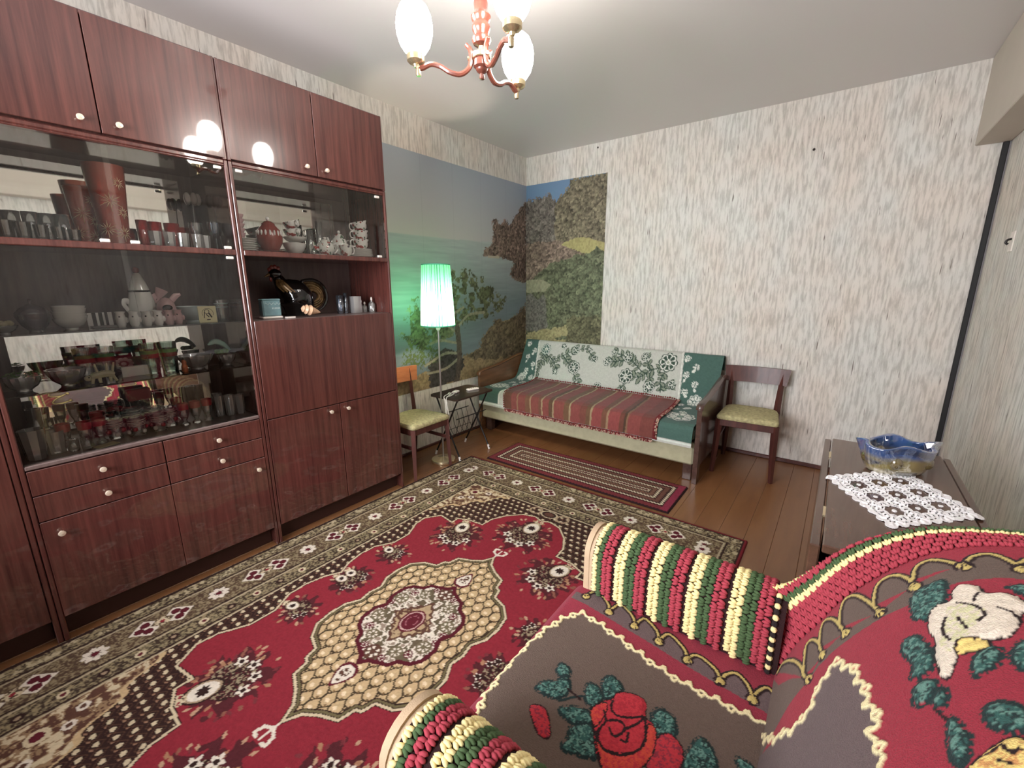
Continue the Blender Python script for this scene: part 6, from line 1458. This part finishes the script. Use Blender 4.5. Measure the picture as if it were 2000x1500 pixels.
    def clusters(name, mat, items):
        """items: (p, tangent along the row, across, normal, width, height)"""
        V = []; F = []; o = 0
        for p, ta, ac, no, wd, hg in items:
            for k in (-1, 0, 1):
                tilt = ac+ta*(.42*k); tilt = tilt/np.linalg.norm(tilt); sd = np.cross(no, tilt)
                c = p+ta*(wd*.27*k)+no*(wd*.12-abs(k)*wd*.04)-ac*(hg*.10*abs(k))
                V.append(c+IV[:, :1]*sd*wd*.20+IV[:, 1:2]*tilt*hg*.62+IV[:, 2:3]*no*wd*.25); F.append(IF+o); o += len(IV)
        V = np.concatenate(V); F = np.concatenate(F); off = np.array(wloc(t))
        me = bpy.data.meshes.new(name); me.vertices.add(len(V)); me.vertices.foreach_set('co', (V-off).astype(np.float32).ravel())
        me.loops.add(F.size); me.loops.foreach_set('vertex_index', F.ravel().astype(np.int32)); me.polygons.add(len(F)); me.polygons.foreach_set('loop_start', (np.arange(len(F))*3).astype(np.int32))
        me.update(calc_edges=True); me.polygons.foreach_set('use_smooth', np.ones(len(F), bool)); me.materials.append(M[mat])
        ob = bpy.data.objects.new(name, me); COL.objects.link(ob); ob.parent = t; return stuff(ob)
    def row_items(P, A, Nn, pitch, wd, hg, phase=0, hs=None):
        L = np.r_[0, np.cumsum(np.linalg.norm(np.diff(P, axis=0), axis=1))]; out_ = []
        for s0 in np.arange(pitch*(.5+phase), L[-1]-pitch*.3, pitch):
            g_ = lambda C: np.array([np.interp(s0, L, C[:, i]) for i in range(3)])
            p = g_(P); ta = g_(P if False else np.gradient(P, axis=0)); ta /= np.linalg.norm(ta)+1e-9; no = g_(Nn); no /= np.linalg.norm(no)+1e-9; ac = np.cross(no, ta)
            j = 1+.10*(rng.rand()-.5); hh = hg*j*(np.interp(s0, L, hs) if hs is not None else 1); out_.append((p+no*.001, ta, ac, no, wd*j, hh))
        return out_
    ROWS = [(.07, "y_red"), (.19, "y_red"), (.31, "y_red"), (.43, "y_red"), (.545, "y_cream"), (.655, "y_green"), (.76, "y_red"), (.875, "y_cream"), (.98, "y_green")]
    for BP, BN, bl in BB:
        for k, (f, mt) in enumerate(ROWS):
            i = f*(len(fr)-1); a = int(i); q = i-a
            Pn = BP[:, a]*(1-q)+BP[:, min(a+1, 25)]*q; Nn = BN[:, a]
            it = row_items(Pn, None, Nn, .0185, .0190, .0140, .5*(k % 2), np.clip(bl*.108*1.15/.0140, .62, 1.7))
            clusters('crochet_row', mt, it)
    # ---------------- striped crochet covers of the two arms
    for side, y in ((1, -2.59), (-1, 2*YC+2.59)):
        R = .0755; ang = np.linspace(0, PI, 24)
        prof = [(-R, z) for z in np.linspace(.428, .53, 8)]+[(-R*math.cos(a), .535+.0705*math.sin(a)) for a in ang]+[(R, z) for z in np.linspace(.53, .30, 14)]
        prof = np.array(prof); prof[:, 0] *= side; prof[:, 0] += y
        nn = [(-1, 0)]*8+[(-math.cos(a), math.sin(a)) for a in ang]+[(1, 0)]*14; nn = np.array(nn, float); nn[:, 0] *= side
        gx = np.linspace(2.128, 2.602, 40); Pg = np.stack(np.broadcast_arrays(gx[:, None], prof[None, :, 0], prof[None, :, 1]), -1)
        grid_obj('arm_cover_ground', Pg, np.ones(Pg.shape)*np.array(lin(48, 24, 26)), 'colour_throw', t)
        x = 2.137; seq = ['y_cream', 'y_green', 'y_red', 'y_red', None]+['y_cream', 'y_cream', 'y_green', 'y_green', 'y_red', 'y_red', None]*4
        seq = seq[:5+7*4-1]; sp = .0146
        k = 0; cur = None; items = []
        for c in seq+['end']:
            if c != cur and items: clusters('crochet_stripe', cur, items); items = []
            if c == 'end': break
            if c is None: x += sp*.62; cur = None; continue
            cur = c; k += 1
            P3 = np.stack([np.full(len(prof), x), prof[:, 0], prof[:, 1]], 1); N3 = np.stack([np.zeros(len(prof)), nn[:, 0], nn[:, 1]], 1)
            items += row_items(P3, None, N3, .0235, .0245, .0168, .5*(k % 2)); x += sp
        # beaded seam where the arm meets the back
        g1, g2 = G(), G(); L = np.r_[0, np.cumsum(np.linalg.norm(np.diff(prof, axis=0), axis=1))]
        for q, s0 in enumerate(np.arange(.008, .20, .0125)):
            p = (x+.002, np.interp(s0, L, prof[:, 0]), np.interp(s0, L, prof[:, 1])); n_ = (np.interp(s0, L, nn[:, 0])*.003, np.interp(s0, L, nn[:, 1])*.003)
            (g1 if q % 2 else g2).ball((p[0], p[1]+n_[0], p[2]+n_[1]), .0072, 7, 5)
        stuff(obj('seam_bead', g1, 'y_cream', t, True)); stuff(obj('seam_bead', g2, 'y_black', t, True))
throw()
